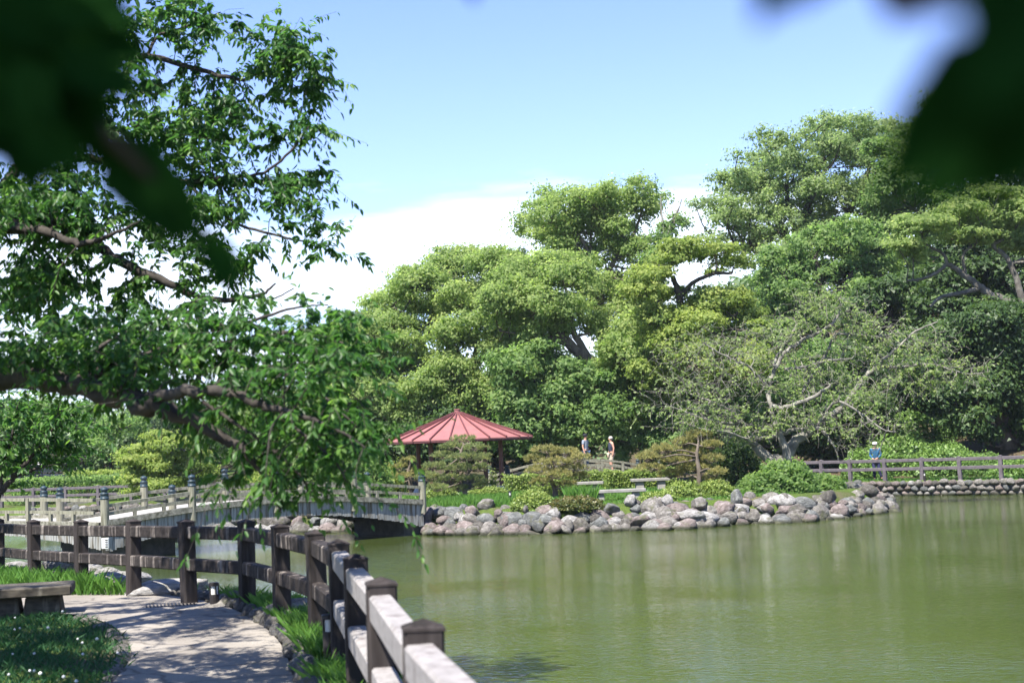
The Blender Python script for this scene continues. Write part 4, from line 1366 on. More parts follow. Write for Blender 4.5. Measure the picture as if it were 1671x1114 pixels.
tree('layered_tree', 'flat layered yellow-green tree with dark twisted limbs against the sky', 70,
     [[(1190, 760, 26), (1178, 660, 24), (1160, 600, 21), (1135, 560, 18), (1118, 520, 14), (1108, 480, 11), (1098, 450, 7)],
      [(1108, 485, 9), (1130, 462, 7), (1160, 448, 6), (1195, 445, 4)], [(1125, 540, 10), (1095, 510, 7), (1065, 490, 5), (1040, 480, 3)], [(1140, 565, 10), (1180, 530, 7), (1205, 510, 4)], [(1135, 560, 10), (1085, 560, 7), (1060, 580, 5)], [(1098, 460, 5), (1092, 430, 4), (1110, 405, 3)]],
     [(1120, 402, 44, 13, -1), (1165, 412, 46, 13, 0), (1195, 430, 36, 11, 1), (1100, 425, 30, 10), (1060, 448, 38, 14, -1), (1045, 478, 34, 13), (1080, 480, 40, 12, 1), (1075, 520, 44, 20), (1170, 490, 54, 20), (1205, 520, 46, 24), (1140, 530, 40, 20, -1.5), (1195, 565, 46, 30), (1140, 585, 46, 30, -1.5), (1100, 560, 36, 24), (1090, 620, 44, 34), (1150, 650, 54, 34), (1225, 600, 36, 34)],
     M['leaf_yellow'], M['bark_dark'], 4, dens=1.25, spread=1.6, flat=.4, ls=.14, tuft=.42, fill=1)
tree('thin_tree', 'thin half bare tree with upright dead twigs left of the layered crown', 76,
     [[(1085, 730, 14), (1080, 560, 11), (1078, 460, 9), (1085, 400, 7), (1098, 360, 4), (1110, 335, 2)], [(1085, 400, 4), (1080, 350, 3), (1078, 320, 1.5)], [(1090, 385, 4), (1105, 350, 2), (1112, 325, 1.5)]],
     [(1100, 362, 22, 10), (1085, 385, 20, 14), (1075, 420, 26, 16)], M['leaf_mid'], M['bark_grey'], 5, dens=.8, spread=.6, deadtwig=3)
tree('great_camphor_tree', 'great spreading camphor tree filling the upper right skyline', 100,
     [[(1330, 700, 40), (1325, 560, 36), (1310, 480, 30), (1300, 420, 24), (1315, 350, 16), (1330, 290, 9)], [(1305, 440, 20), (1260, 410, 13), (1225, 400, 9), (1195, 408, 5)], [(1305, 430, 18), (1270, 360, 11), (1240, 310, 7), (1215, 300, 4)], [(1310, 440, 18), (1360, 380, 13), (1400, 320, 9), (1420, 270, 5)], [(1305, 400, 12), (1285, 330, 8), (1285, 270, 5)]],
     [(1165, 335, 34, 14), (1205, 310, 40, 20), (1190, 365, 38, 20), (1240, 270, 40, 22), (1285, 240, 40, 20), (1335, 220, 46, 18), (1390, 205, 46, 16), (1435, 215, 40, 20), (1250, 320, 44, 26), (1225, 390, 40, 20), (1300, 285, 46, 28), (1355, 265, 46, 28), (1410, 260, 46, 30), (1270, 370, 44, 26), (1320, 340, 46, 30), (1380, 330, 46, 36), (1270, 415, 34, 16), (1345, 395, 40, 28), (1440, 320, 40, 40), (1165, 390, 18, 9)],
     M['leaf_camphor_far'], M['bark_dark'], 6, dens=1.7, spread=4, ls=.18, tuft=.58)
tree('oak_tree', 'rounded blue-green tree below the great camphor on the slope', 88,
     [[(1345, 700, 26), (1345, 560, 20), (1340, 470, 14), (1330, 420, 8)], [(1345, 540, 12), (1300, 480, 8), (1280, 450, 5)], [(1345, 520, 12), (1390, 450, 8), (1410, 410, 5)]],
     [(1330, 400, 44, 24), (1290, 435, 44, 26), (1375, 400, 44, 28), (1320, 455, 50, 30), (1270, 480, 40, 26), (1385, 450, 46, 34), (1415, 400, 40, 34), (1330, 505, 50, 30), (1400, 500, 50, 34), (1260, 520, 34, 30), (1440, 450, 40, 40), (1300, 540, 46, 30)],
     M['leaf_mid'], M['bark_dark'], 7, dens=1.35, spread=2.6, ls=.19)
tree('hillside_tree', 'tall tree at the right edge with pale twigs high on the slope', 92,
     [[(1600, 720, 34), (1590, 560, 28), (1580, 420, 22), (1590, 320, 15), (1600, 250, 9), (1640, 210, 5)], [(1590, 340, 12), (1550, 280, 8), (1510, 250, 5)], [(1585, 400, 12), (1530, 360, 8), (1490, 340, 5)], [(1595, 300, 9), (1640, 270, 6), (1665, 230, 4)]],
     [(1475, 240, 46, 26), (1530, 215, 50, 26), (1590, 195, 50, 26), (1650, 190, 46, 30), (1490, 290, 46, 28), (1550, 265, 50, 26), (1620, 250, 50, 28), (1665, 290, 40, 30), (1500, 335, 50, 26), (1570, 320, 50, 26), (1640, 330, 44, 26), (1455, 300, 34, 40), (1450, 370, 44, 30), (1530, 370, 50, 24), (1700, 230, 60, 60), (1720, 330, 60, 60)],
     M['leaf_mid'], M['bark_mid'], 8, dens=1.3, spread=3, ls=.2, tuft=.55, deadtwig=2, tb=-.08)
tree('contorted_pine', 'contorted pale limbed tree with flat green layers at the right edge', 71,
     [[(1690, 760, 23.8), (1685, 620, 22.4), (1672, 540, 19.8), (1650, 497, 16.5), (1615, 480, 13.2), (1592, 462, 11.2), (1562, 440, 9.2), (1545, 432, 7.3), (1530, 445, 5.9), (1505, 455, 4.6), (1480, 458, 3.3)],
      [(1545, 432, 5.9), (1540, 415, 5.3), (1522, 405, 4.6), (1505, 395, 2.6)], [(1600, 470, 8.6), (1560, 480, 7.3), (1535, 485, 5.9), (1518, 500, 4.6)], [(1575, 445, 5.9), (1572, 415, 4.6), (1590, 400, 4), (1610, 385, 2.6)],
      [(1670, 500, 11.9), (1650, 430, 9.2), (1620, 400, 7.3), (1655, 385, 4.6)]],
     [(1500, 372, 50, 13, -1), (1560, 352, 50, 14, 0), (1610, 362, 46, 13, 1), (1655, 375, 40, 12), (1470, 400, 36, 12), (1590, 330, 40, 10), (1640, 322, 44, 11), (1665, 345, 40, 14), (1605, 385, 30, 9), (1555, 388, 30, 8), (1700, 400, 50, 20)],
     M['leaf_camphor'], M['bark_mid'], 9, dens=1.5, spread=1.2, flat=.35, ls=.14, tuft=.4, tb=-.02)
tree('broad_evergreen', 'dark broadleaf evergreen overhanging the right end of the fence', 69,
     [[(1662, 775, 40), (1650, 735, 32), (1636, 690, 26), (1628, 640, 22), (1635, 590, 17), (1645, 540, 10)], [(1630, 650, 14), (1590, 610, 10), (1550, 590, 7), (1510, 580, 4)], [(1635, 600, 12), (1670, 560, 9), (1700, 530, 6)]],
     [(1560, 545, 50, 22), (1610, 530, 50, 24), (1655, 520, 46, 24), (1520, 570, 46, 22), (1585, 580, 50, 26), (1640, 575, 46, 28), (1680, 560, 46, 40), (1500, 605, 40, 24), (1550, 620, 46, 26), (1665, 630, 40, 34), (1600, 640, 40, 26), (1690, 690, 40, 50), (1540, 660, 36, 26), (1585, 690, 36, 24), (1505, 650, 34, 22), (1480, 570, 34, 22), (1720, 620, 50, 60)],
     M['leaf_dark'], M['bark_brown'], 10, dens=1.5, spread=2, ls=.16)
tree('shade_tree', 'deep green tree in the dark gap above the azalea slope', 82,
     [[(1450, 720, 24), (1445, 600, 20), (1450, 520, 14), (1455, 460, 8)], [(1448, 580, 10), (1490, 530, 7), (1510, 500, 4)]],
     [(1430, 500, 50, 34), (1480, 480, 50, 34), (1530, 510, 50, 34), (1420, 560, 46, 34), (1475, 545, 46, 34), (1440, 620, 50, 36), (1500, 610, 50, 40), (1560, 560, 50, 50), (1620, 520, 60, 50), (1600, 620, 60, 50), (1390, 600, 44, 36), (1400, 650, 40, 30), (1660, 450, 60, 50), (1590, 440, 60, 40)],
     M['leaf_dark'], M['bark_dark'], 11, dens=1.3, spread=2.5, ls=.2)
for i, (x, px_pads, lb, mt) in enumerate([
    (885, [(840, 600, 36, 24), (880, 580, 36, 22), (870, 630, 44, 26), (840, 660, 40, 26), (900, 660, 40, 28), (865, 700, 44, 26), (910, 610, 34, 24), (835, 700, 30, 24)], 'bright green bushy tree just right of the gazebo roof', 'leaf_mid'),
    (955, [(930, 630, 36, 24), (960, 610, 34, 22), (950, 660, 40, 28), (985, 680, 34, 28), (930, 700, 40, 26), (965, 720, 44, 26), (1005, 640, 30, 30)], 'bushy understorey tree behind the two men', 'leaf_mid'),
    (1095, [(1080, 650, 34, 26), (1060, 690, 34, 28), (1110, 690, 44, 30), (1090, 730, 44, 26), (1150, 700, 44, 30), (1190, 660, 40, 34), (1225, 690, 44, 40), (1270, 650, 44, 44), (1330, 620, 50, 44), (1380, 680, 40, 34), (1310, 690, 44, 34)], 'thick green understorey behind the bare pale tree', 'leaf_mid'),
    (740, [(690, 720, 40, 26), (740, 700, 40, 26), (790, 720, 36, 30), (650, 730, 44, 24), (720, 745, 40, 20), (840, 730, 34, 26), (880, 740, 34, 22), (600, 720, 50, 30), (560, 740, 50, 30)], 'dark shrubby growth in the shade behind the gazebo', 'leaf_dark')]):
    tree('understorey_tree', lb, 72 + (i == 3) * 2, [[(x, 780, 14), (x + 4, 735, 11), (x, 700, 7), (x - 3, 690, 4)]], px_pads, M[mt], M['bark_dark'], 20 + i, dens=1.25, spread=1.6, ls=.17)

tree('slope_tree', 'soft green tree filling the slope between the great camphor and the right edge', 110,
     [[(1500, 720, 22), (1498, 560, 18), (1495, 420, 12), (1500, 340, 7)], [(1498, 480, 9), (1440, 430, 6)], [(1497, 450, 9), (1560, 400, 6)]],
     [(1440, 400, 60, 40), (1490, 360, 60, 40), (1550, 400, 60, 40), (1460, 460, 60, 40), (1530, 460, 60, 40), (1610, 430, 60, 50), (1660, 480, 60, 50), (1420, 520, 60, 40), (1500, 530, 60, 44), (1590, 520, 60, 44), (1690, 400, 60, 60)],
     M['leaf_mid'], M['bark_dark'], 30, dens=1.1, spread=3, ls=.24, tuft=.6)
tree('slope_tree', 'shaded bushy tree behind the bare trunk and the walking person', 73,
     [[(1375, 770, 16), (1372, 700, 12), (1370, 640, 7)]],
     [(1340, 700, 44, 24), (1385, 690, 44, 24), (1350, 735, 44, 20), (1395, 730, 34, 20), (1320, 660, 40, 26), (1370, 650, 44, 26), (1420, 670, 40, 24), (1300, 730, 36, 22)],
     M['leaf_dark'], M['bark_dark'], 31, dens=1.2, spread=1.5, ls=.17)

# --- trees of the far left bank
for i, (px, d, top, wd, lb, mt) in enumerate([
    (40, 104, 655, 60, 'broadleaf tree at the far left behind the sapling', 'leaf_mid'), (130, 100, 665, 55, 'rounded tree above the parked cars', 'leaf_blue'), (195, 97, 678, 50, 'dark trunked tree right of the parked cars', 'leaf_mid'),
    (262, 108, 660, 56, 'hazy tree above the yellow-green pine', 'leaf_blue'), (330, 112, 640, 60, 'pale hazy tree seen beneath the cherry bough', 'leaf_blue'), (400, 100, 650, 56, 'far tree over the middle of the arched bridge', 'leaf_mid'),
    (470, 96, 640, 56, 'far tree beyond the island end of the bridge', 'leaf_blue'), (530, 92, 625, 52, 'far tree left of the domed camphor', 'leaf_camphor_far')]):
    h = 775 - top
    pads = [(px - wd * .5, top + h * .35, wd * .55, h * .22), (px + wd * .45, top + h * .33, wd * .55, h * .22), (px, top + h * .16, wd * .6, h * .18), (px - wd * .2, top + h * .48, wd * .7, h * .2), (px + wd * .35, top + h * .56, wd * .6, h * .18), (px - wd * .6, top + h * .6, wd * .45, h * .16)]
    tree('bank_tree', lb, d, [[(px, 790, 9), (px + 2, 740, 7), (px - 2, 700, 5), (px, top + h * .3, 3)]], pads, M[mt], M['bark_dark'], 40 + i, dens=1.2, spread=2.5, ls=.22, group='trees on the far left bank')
tree('bank_thicket', 'dark shady thicket between the trunks on the far left bank', 93,
     [[(180, 790, 8), (182, 760, 6), (180, 740, 4)]],
     [(15, 752, 34, 20), (130, 745, 34, 22), (170, 755, 34, 18), (215, 740, 40, 24), (260, 755, 40, 18), (320, 745, 44, 24), (380, 750, 44, 22), (440, 745, 44, 24), (-20, 730, 40, 30), (60, 735, 40, 14), (500, 745, 44, 24)],
     M['leaf_dark'], M['bark_dark'], 55, dens=1.2, spread=1.5, ls=.2)
tree('yellow_pine', 'yellow-green pine on the far bank behind the bridge posts', 70,
     [[(290, 805, 12), (284, 785, 11), (276, 765, 10), (284, 745, 8), (270, 725, 6), (262, 710, 4)], [(276, 765, 6), (250, 755, 5), (225, 757, 3)], [(284, 745, 6), (305, 735, 4), (325, 740, 3)]],
     [(260, 712, 24, 8), (235, 735, 30, 9), (285, 725, 30, 9), (215, 755, 26, 8), (258, 752, 34, 10), (305, 745, 26, 8), (320, 765, 24, 9), (240, 772, 34, 9), (280, 775, 36, 10), (225, 785, 30, 9), (260, 792, 34, 10), (310, 790, 20, 9)],
     M['leaf_yellow'], M['bark_grey'], 60, dens=1.5, spread=1.2, flat=.35, ls=.12, tuft=.35)

# --- the bare pale tree on the point of the island
BT = 52.0
bare_limbs = [[(1285, 772, 28.9), (1278, 758, 22.6), (1253, 747, 17.6), (1234, 728, 13.9), (1226, 712, 9.4), (1212, 690, 5.7), (1190, 668, 3.7), (1160, 655, 3.4), (1120, 640, 2.2)],
              [(1226, 716, 8.2), (1260, 713, 7.6), (1296, 702, 5.7), (1335, 698, 4.4), (1347, 707, 4.3), (1364, 735, 2.5), (1368, 750, 1.7)],
              [(1281, 762, 22.6, .3), (1292, 727, 17.6, .3), (1317, 706, 14.4, .4), (1346, 684, 12, .6), (1375, 663, 9.4, .8), (1407, 620, 8.2, 1), (1439, 590, 6.3, 1.2), (1470, 562, 3.7, 1.2), (1495, 540, 3.4, 1.2), (1530, 525, 1.7, 1.2)],
              [(1288, 752, 15.1, -.3), (1276, 716, 12, -.3), (1262, 680, 10, -.3), (1262, 664, 8.8, -.4), (1276, 665, 7.6, -.6), (1310, 655, 6.9, -.8), (1339, 641, 5.7, -.9), (1356, 628, 4.3, -1)],
              [(1261, 672, 8.8, -.3), (1253, 641, 7.6, -.1), (1260, 612, 6.9, 0), (1281, 576, 6.3, .2), (1310, 555, 5.7, .3), (1339, 541, 5, .4), (1362, 524, 4.3, .5), (1372, 500, 2.5, .5), (1366, 482, 1.7, .5)],
              [(1254, 632, 5.7, -.1), (1224, 600, 4.4, -.6), (1199, 588, 4.3, -1), (1174, 576, 2.5, -1.2), (1150, 560, 1.7, -1.4)],
              [(1262, 608, 5), (1268, 580, 4.4, .5), (1288, 552, 4.3, .9), (1300, 530, 2.5, 1)],
              [(1310, 640, 5, .6), (1322, 618, 5, .8), (1334, 600, 5, .9), (1350, 573, 4.4, 1), (1362, 548, 3.7, 1), (1385, 545, 4.3, 1.1), (1430, 549, 3.4, 1.3), (1466, 543, 1.7, 1.4)],
              [(1281, 602, 4.3), (1317, 598, 4.3, .4), (1353, 588, 3.4, .6), (1390, 585, 1.7, .7)],
              [(1437, 598, 4.4, 1), (1475, 598, 4.4, 1), (1518, 594, 3.7, 1), (1550, 602, 3.4, .9), (1580, 610, 2.5, .8), (1612, 607, 1.7, .8)],
              [(1340, 690, 5, .3), (1364, 655, 4.4, -.5), (1403, 673, 3.7, -.8), (1438, 699, 2.5, -1), (1460, 705, 1.7, -1)],
              [(1212, 690, 3.7), (1180, 690, 4.3, -.8), (1140, 680, 3.4, -1.2), (1100, 665, 2.2, -1.5)], [(1234, 730, 5), (1215, 715, 3.7, -1), (1185, 705, 3.4, -1.4), (1150, 700, 2.5, -1.6), (1115, 690, 1.7, -1.6)]]


def branchy(name, label, cat, depth, limbs, regions, leafm, barkm, seed, ll, nl, rt, base=True, group=None, fine=True, droop=.55, tb=0.0, reach=None, sides=4, dead=0.0, ext=.35, ratio=.42, barkpart='trunk', clus=5.0, csd=.20, lly=None):
    """limbs: (px, py, width_px, depth offset) polylines; regions: (px, py, rx, ry, n, d0, d1[, leafiness]) ellipses the twigs grow into"""
    r = np.random.default_rng(seed)
    fr = limbs[0][0]
    b0 = base_pt(fr[0], fr[1], depth + (fr[3] if len(fr) > 3 else 0)) if base else P(fr[0], fr[1], depth + (fr[3] if len(fr) > 3 else 0))
    b0n = np.array(b0)
    root = empty(name, b0, label=label, cat=cat, group=group)
    wood, crown = NB(), NB()
    sk = []
    for li, lm in enumerate(limbs):
        rows = []
        for q in lm:
            d = depth + (q[3] if len(q) > 3 else 0)
            rows.append((*P(q[0], q[1], d), q[2] / (FPX / d) * .5))
        rows = np.array(rows)
        if li == 0 and base: rows[0, :3] = b0n
        sp = smooth_path(rows, 6)
        sp[1:-1, :3] += r.normal(0, .3, (len(sp) - 2, 3)) * np.minimum(sp[1:-1, 3:4], .06)
        wood.tube(sp[:, :3] - b0n, np.maximum(sp[:, 3], .004), 10)
        sk.append(sp)
    sk = np.vstack(sk)
    seeds = []
    for q in regions:
        px, py, rx, ry, n, d0, d1 = q[:7]
        leafy = q[7] if len(q) > 7 else 1.0
        nc = max(2, int(n / clus))
        a, rr, dz_ = r.uniform(0, 2 * math.pi, nc), np.sqrt(r.random(nc)), r.uniform(d0, d1, nc)
        for k in range(n):
            c_ = int(r.integers(nc))
            p_ = np.array(P(px + rx * rr[c_] * math.cos(a[c_]), py + ry * rr[c_] * math.sin(a[c_]), depth + dz_[c_]))
            seeds.append((*(p_ + r.normal(0, 1, 3) * np.array([1.15, 1.0, .6]) * csd), leafy))
    S = np.array(seeds)
    order = np.argsort([np.min(np.linalg.norm(sk[:, :3] - s[:3], axis=1)) for s in S])
    nodes = np.empty((len(sk) + 3 * len(S), 4)); nn = len(sk); nodes[:nn] = sk
    CC, TT, NN_, LL, TI = [], [], [], [], []
    for oi in order:
        s, leafy = S[oi, :3], S[oi, 3]
        dist = np.linalg.norm(nodes[:nn, :3] - s, axis=1)
        j = int(np.argmin(dist + np.maximum(0, .02 - nodes[:nn, 3]) * 8))
        a, D = nodes[j, :3], dist[j]
        r0 = min(nodes[j, 3] * .75, rt * (1 + D * .55))
        outd = nrm(s - a)
        mid = (a + s) / 2 + r.normal(0, .10, 3) * D + np.array([0, 0, .07 * D])
        e = s + (outd * .7 + np.array([0, 0, -droop * .55]) + r.normal(0, .25, 3)) * ext * r.uniform(.5, 1.2)
        sp = smooth_path(np.array([a, mid, s, e]), 3)
        rad = np.linspace(r0, rt * .28, len(sp))
        wood.tube(sp - b0n, rad, sides)
        for k in (3, 5, 6):
            nodes[nn] = (*sp[min(k, len(sp) - 1)], rad[min(k, len(sp) - 1)]); nn += 1
        if r.random() < dead:
            continue
        n = int(r.poisson(nl * leafy))
        if n == 0: continue
        Lt = np.linalg.norm(np.diff(sp, axis=0), axis=1).sum()
        f0 = max(0, 1 - (ext * 1.0 + .30) / max(Lt, .01))
        u = np.sort(r.uniform(f0, 1, n)); u[-1] = 1
        x = u * (len(sp) - 1); i0 = np.minimum(x.astype(int), len(sp) - 2); fr_ = (x - i0)[:, None]
        pos = sp[i0] * (1 - fr_) + sp[i0 + 1] * fr_
        tan = nrm(sp[i0 + 1] - sp[i0])
        side = nrm(np.cross(tan, UP)) * np.where(np.arange(n) % 2, 1, -1)[:, None]
        T = nrm(tan * .45 + side * .65 + np.array([0, 0, -droop]) + r.normal(0, .30, (n, 3)))
        Nn = nrm(UP * .8 + r.normal(0, .45, (n, 3)))
        CC.append(pos + T * ll * .15); TT.append(T); NN_.append(Nn)
        LL.append((np.interp(pos[:, 1], lly[0], lly[1]) if lly else ll) * r.uniform(.6, 1.25, n))
        TI.append(np.clip(.42 + tb + r.normal(0, .16) + r.normal(0, .14, n) + .18 * (u - .5), 0, 1))
    C, T, Nn, Ln, TI = np.concatenate(CC), np.concatenate(TT), np.concatenate(NN_), np.concatenate(LL), np.concatenate(TI)
    if fine:
        V, F = leaves_fine(C, T, Nn, Ln, ratio); TI = np.repeat(TI, 2)
    else:
        V, F = leaves_diamond(C + T * Ln[:, None] * .5, T, Nn, Ln, ratio)
    LEAFN[0] += len(C)
    crown.add(V - b0n, F, TI)
    wood.build(barkpart, barkm, root)
    crown.build('crown', leafm, root, smooth=fine)
    return root


branchy('bare_tree', 'half bare pale tree with sprawling grey limbs on the island point', 'tree', BT, bare_limbs,
        [(1140, 600, 60, 50, 255, -1.6, .4, .5), (1120, 660, 60, 40, 255, -1.8, 0, .8), (1180, 560, 50, 30, 170, -1.2, .6, .4), (1210, 640, 50, 40, 198, -1.2, .6, 1.0), (1250, 560, 50, 40, 170, -.6, 1, .6), (1300, 540, 50, 36, 170, -.4, 1.2, .9),
         (1350, 500, 50, 24, 170, -.2, 1.4, 1.4), (1400, 520, 40, 26, 141, .2, 1.8, 1.2), (1430, 545, 50, 24, 141, .4, 1.8, 1.2), (1380, 600, 60, 30, 170, 0, 1.5, .8), (1460, 580, 50, 26, 170, .5, 1.6, 1.4), (1520, 560, 40, 26, 113, .6, 1.6, 1.3),
         (1500, 615, 60, 22, 198, .3, 1.4, 1.8), (1575, 605, 36, 18, 113, .4, 1.2, 1.4), (1420, 640, 50, 24, 141, -.6, 1.2, 1.2), (1400, 690, 60, 24, 170, -1.2, .6, 1.1), (1310, 620, 50, 36, 170, -.9, 1, 1.0), (1230, 690, 60, 24, 198, -1.3, .3, 1.5), (1160, 690, 50, 24, 170, -1.8, 0, 1.2), (1300, 680, 50, 20, 141, -1, .6, 1.2), (1400, 725, 40, 20, 72, -.6, .4, .3)],
        M['leaf_pale'], M['bark_grey'], 70, .125, 9, .021, fine=False, droop=.4, dead=.55, ext=.35, ratio=.5, sides=4, clus=5, csd=.32)


# --- clipped shrubs, mounds, hedges
def mound(name, label, c, rad, mat, n, leaf, seed, cat='shrub', group=None, tb=0.0, box=False, tuft=.10):
    r = np.random.default_rng(seed)
    root = empty(name, c, label=label, cat=cat, group=group)
    nb_ = NB()
    if box:
        u = r.uniform(-1, 1, (n, 3))
        ax = r.choice(3, n, p=[.12, .38, .5]); sg_ = np.where(r.random(n) < .5, -1, 1)
        u[np.arange(n), ax] = sg_
        u[:, 2] = np.abs(u[:, 2])
        u = np.sign(u) * np.abs(u) ** .85
        d = nrm(u)
        p = u * rad * (1 + r.normal(0, .05, (n, 1)))
        p[:, 2] += .05 * np.sin(p[:, 0] * 5 + seed) + .03 * np.sin(p[:, 0] * 13)
    else:
        d = rnd_unit(r, n); d[:, 2] = np.abs(d[:, 2])
        a = np.arctan2(d[:, 1], d[:, 0])
        bump = 1 + .07 * np.sin(3 * a + seed) + .06 * np.sin(7 * d[:, 2] * 2 + 5 * a + seed) + .05 * np.sin(13 * a + 9 * d[:, 2])
        p = d * rad * (bump * r.uniform(.86, 1.05, n))[:, None]
    k = r.integers(0, max(4, n // 14), n)
    jt = r.normal(0, 1, (max(4, n // 14), 3))[k]
    Nn = nrm(d * .7 + UP * .3 + jt * .35 + r.normal(0, .35, (n, 3)))
    T = np.cross(Nn, rnd_unit(r, n)) + d * .5
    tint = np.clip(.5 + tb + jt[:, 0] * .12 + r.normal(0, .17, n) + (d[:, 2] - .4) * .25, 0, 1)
    V, F = leaves_diamond(p, T, Nn, leaf * r.uniform(.7, 1.3, n), .55)
    nb_.add(V, F, tint)
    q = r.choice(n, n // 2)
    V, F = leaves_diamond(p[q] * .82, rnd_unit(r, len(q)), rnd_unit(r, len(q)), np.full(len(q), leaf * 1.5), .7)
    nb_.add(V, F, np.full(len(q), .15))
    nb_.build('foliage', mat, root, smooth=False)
    st = NB()
    for _ in range(7):
        e = rnd_unit(r, 1)[0]; e[2] = abs(e[2]) + .3
        st.tube(np.array([[0, 0, -.15], e * rad * .35, e * rad * .72]), [.03, .02, .008], 4)
    st.build('stem', M['bark_dark'], root)
    LEAFN[0] += n
    return root


GA = 'clipped azalea mounds on the island'
for i, (px, py, rx, ry, d, lb, mt) in enumerate([
    (872, 838, 36, 36, 46.6, 'large yellow-green clipped azalea left of the olive mound', 'azalea'), (942, 852, 46, 42, 46.0, 'dark olive azalea mound drooping over the boulders', 'azalea_olive'),
    (1072, 832, 34, 28, 46.4, 'small yellow-green azalea right of the long stone bench', 'azalea'), (1115, 818, 40, 32, 48.2, 'yellow-green azalea below the tall golden pine', 'azalea'), (1165, 815, 36, 30, 48.4, 'rounded azalea beside the tall upright boulder', 'azalea'),
    (795, 818, 36, 24, 56.5, 'low azalea at the foot of the gazebo behind the pine', 'azalea'), (720, 812, 30, 20, 55.5, 'azalea between the bridge end and the gazebo pine', 'azalea'), (905, 800, 40, 22, 52.5, 'low azalea at the foot of the golden pine', 'azalea'), (800, 795, 26, 22, 66, 'light green shrub behind the gazebo right rear post', 'azalea')]):
    p = P(px, py, d); s = FPX / d
    zb = hz(p.x, p.y) - .1
    ztop = P(px, py - ry, d).z
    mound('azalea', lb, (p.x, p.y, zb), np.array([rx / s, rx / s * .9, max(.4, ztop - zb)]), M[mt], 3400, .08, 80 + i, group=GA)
for i, (x0, x1, d, ztop, lb) in enumerate([(828, 992, 58.5, 1.58, 'long clipped hedge right of the gazebo'), (990, 1098, 56.5, 1.62, 'clipped hedge behind the pale stone bench'), (560, 640, 60, 1.5, 'clipped hedge on the island beyond the bridge end')]):
    a, b_ = P(x0, 790, d), P(x1, 790, d)
    zb = hz((a.x + b_.x) / 2, a.y)
    mound('hedge', lb, ((a.x + b_.x) / 2, d, zb), np.array([(b_.x - a.x) / 2, .6, ztop - zb]), M['azalea'], 7000, .09, 95 + i, cat='hedge', box=True, group='clipped hedges on the island')
for i, (px, py, rx, ry, d, lb, mt, lf) in enumerate([
    (1280, 815, 56, 62, 49.6, 'glossy large leaved bush spilling over the boulders', 'leaf_mid', .15), (1345, 815, 36, 40, 51, 'smaller green bush at the island tip', 'leaf_mid', .13), (1205, 790, 46, 76, 54, 'dark rounded bush left of the bare tree trunk', 'leaf_dark', .12), (1240, 805, 36, 30, 51, 'green bush between the upright boulder and bare trunk', 'leaf_mid', .13),
    (640, 785, 26, 26, 66, 'pale shrub behind the end post of the arched bridge', 'leaf_yellow', .11), (590, 780, 50, 44, 58, 'shrub on the island behind the bridge railing', 'leaf_mid', .13), (500, 790, 50, 44, 60, 'shrub on the island seen through the bridge rails', 'leaf_mid', .13), (430, 800, 50, 34, 61, 'low shrub at the island edge behind the bridge', 'leaf_yellow', .12)]):
    p = P(px, py, d); s = FPX / d
    zb = hz(p.x, p.y) - .1
    mound('shrub', lb, (p.x, p.y, zb), np.array([rx / s, rx / s * .9, max(.5, P(px, py - ry, d).z - zb)]), M[mt], 3600, lf, 110 + i)
for i, (px, py, rx, ry, d, lb) in enumerate([(1415, 780, 42, 46, 66.5, 'low azalea clump behind the walking person'), (1475, 775, 66, 66, 69, 'big bright azalea mound on the right bank'), (1545, 775, 56, 50, 66.5, 'azalea mound towards the dark tree trunk'), (1440, 700, 50, 50, 74, 'azalea high on the slope below the hut'), (1510, 690, 66, 40, 75, 'upper azalea mound on the slope in the sun'), (1600, 775, 50, 34, 65.5, 'low shaded azalea by the dark tree'), (1660, 778, 46, 30, 63, 'low shrub at the right edge behind the fence')]):
    p = P(px, py, d); s = FPX / d
    zb = hz(p.x, p.y) - .2
    mound('azalea', lb, (p.x, p.y, zb), np.array([rx / s, rx / s, max(.5, P(px, py - ry, d).z - zb)]), M['azalea_bank'] if i != 5 else M['leaf_mid'], 5000, .145, 130 + i, group='azaleas on the right bank slope', tb=-.05)
for i, (x0, x1, d, ztop, lb) in enumerate([(20, 250, 80, 2.05, 'trimmed hedge along the far left bank'), (120, 330, 84, 2.3, 'taller hedge behind the far fence')]):
    a, b_ = P(x0, 800, d), P(x1, 800, d - 3)
    zb = hz((a.x + b_.x) / 2, d)
    mound('hedge', lb, ((a.x + b_.x) / 2, d, zb), np.array([(b_.x - a.x) / 2, .9, max(.6, ztop - zb)]), M['leaf_yellow'] if i else M['leaf_mid'], 5000, .16, 150 + i, cat='hedge', box=True)


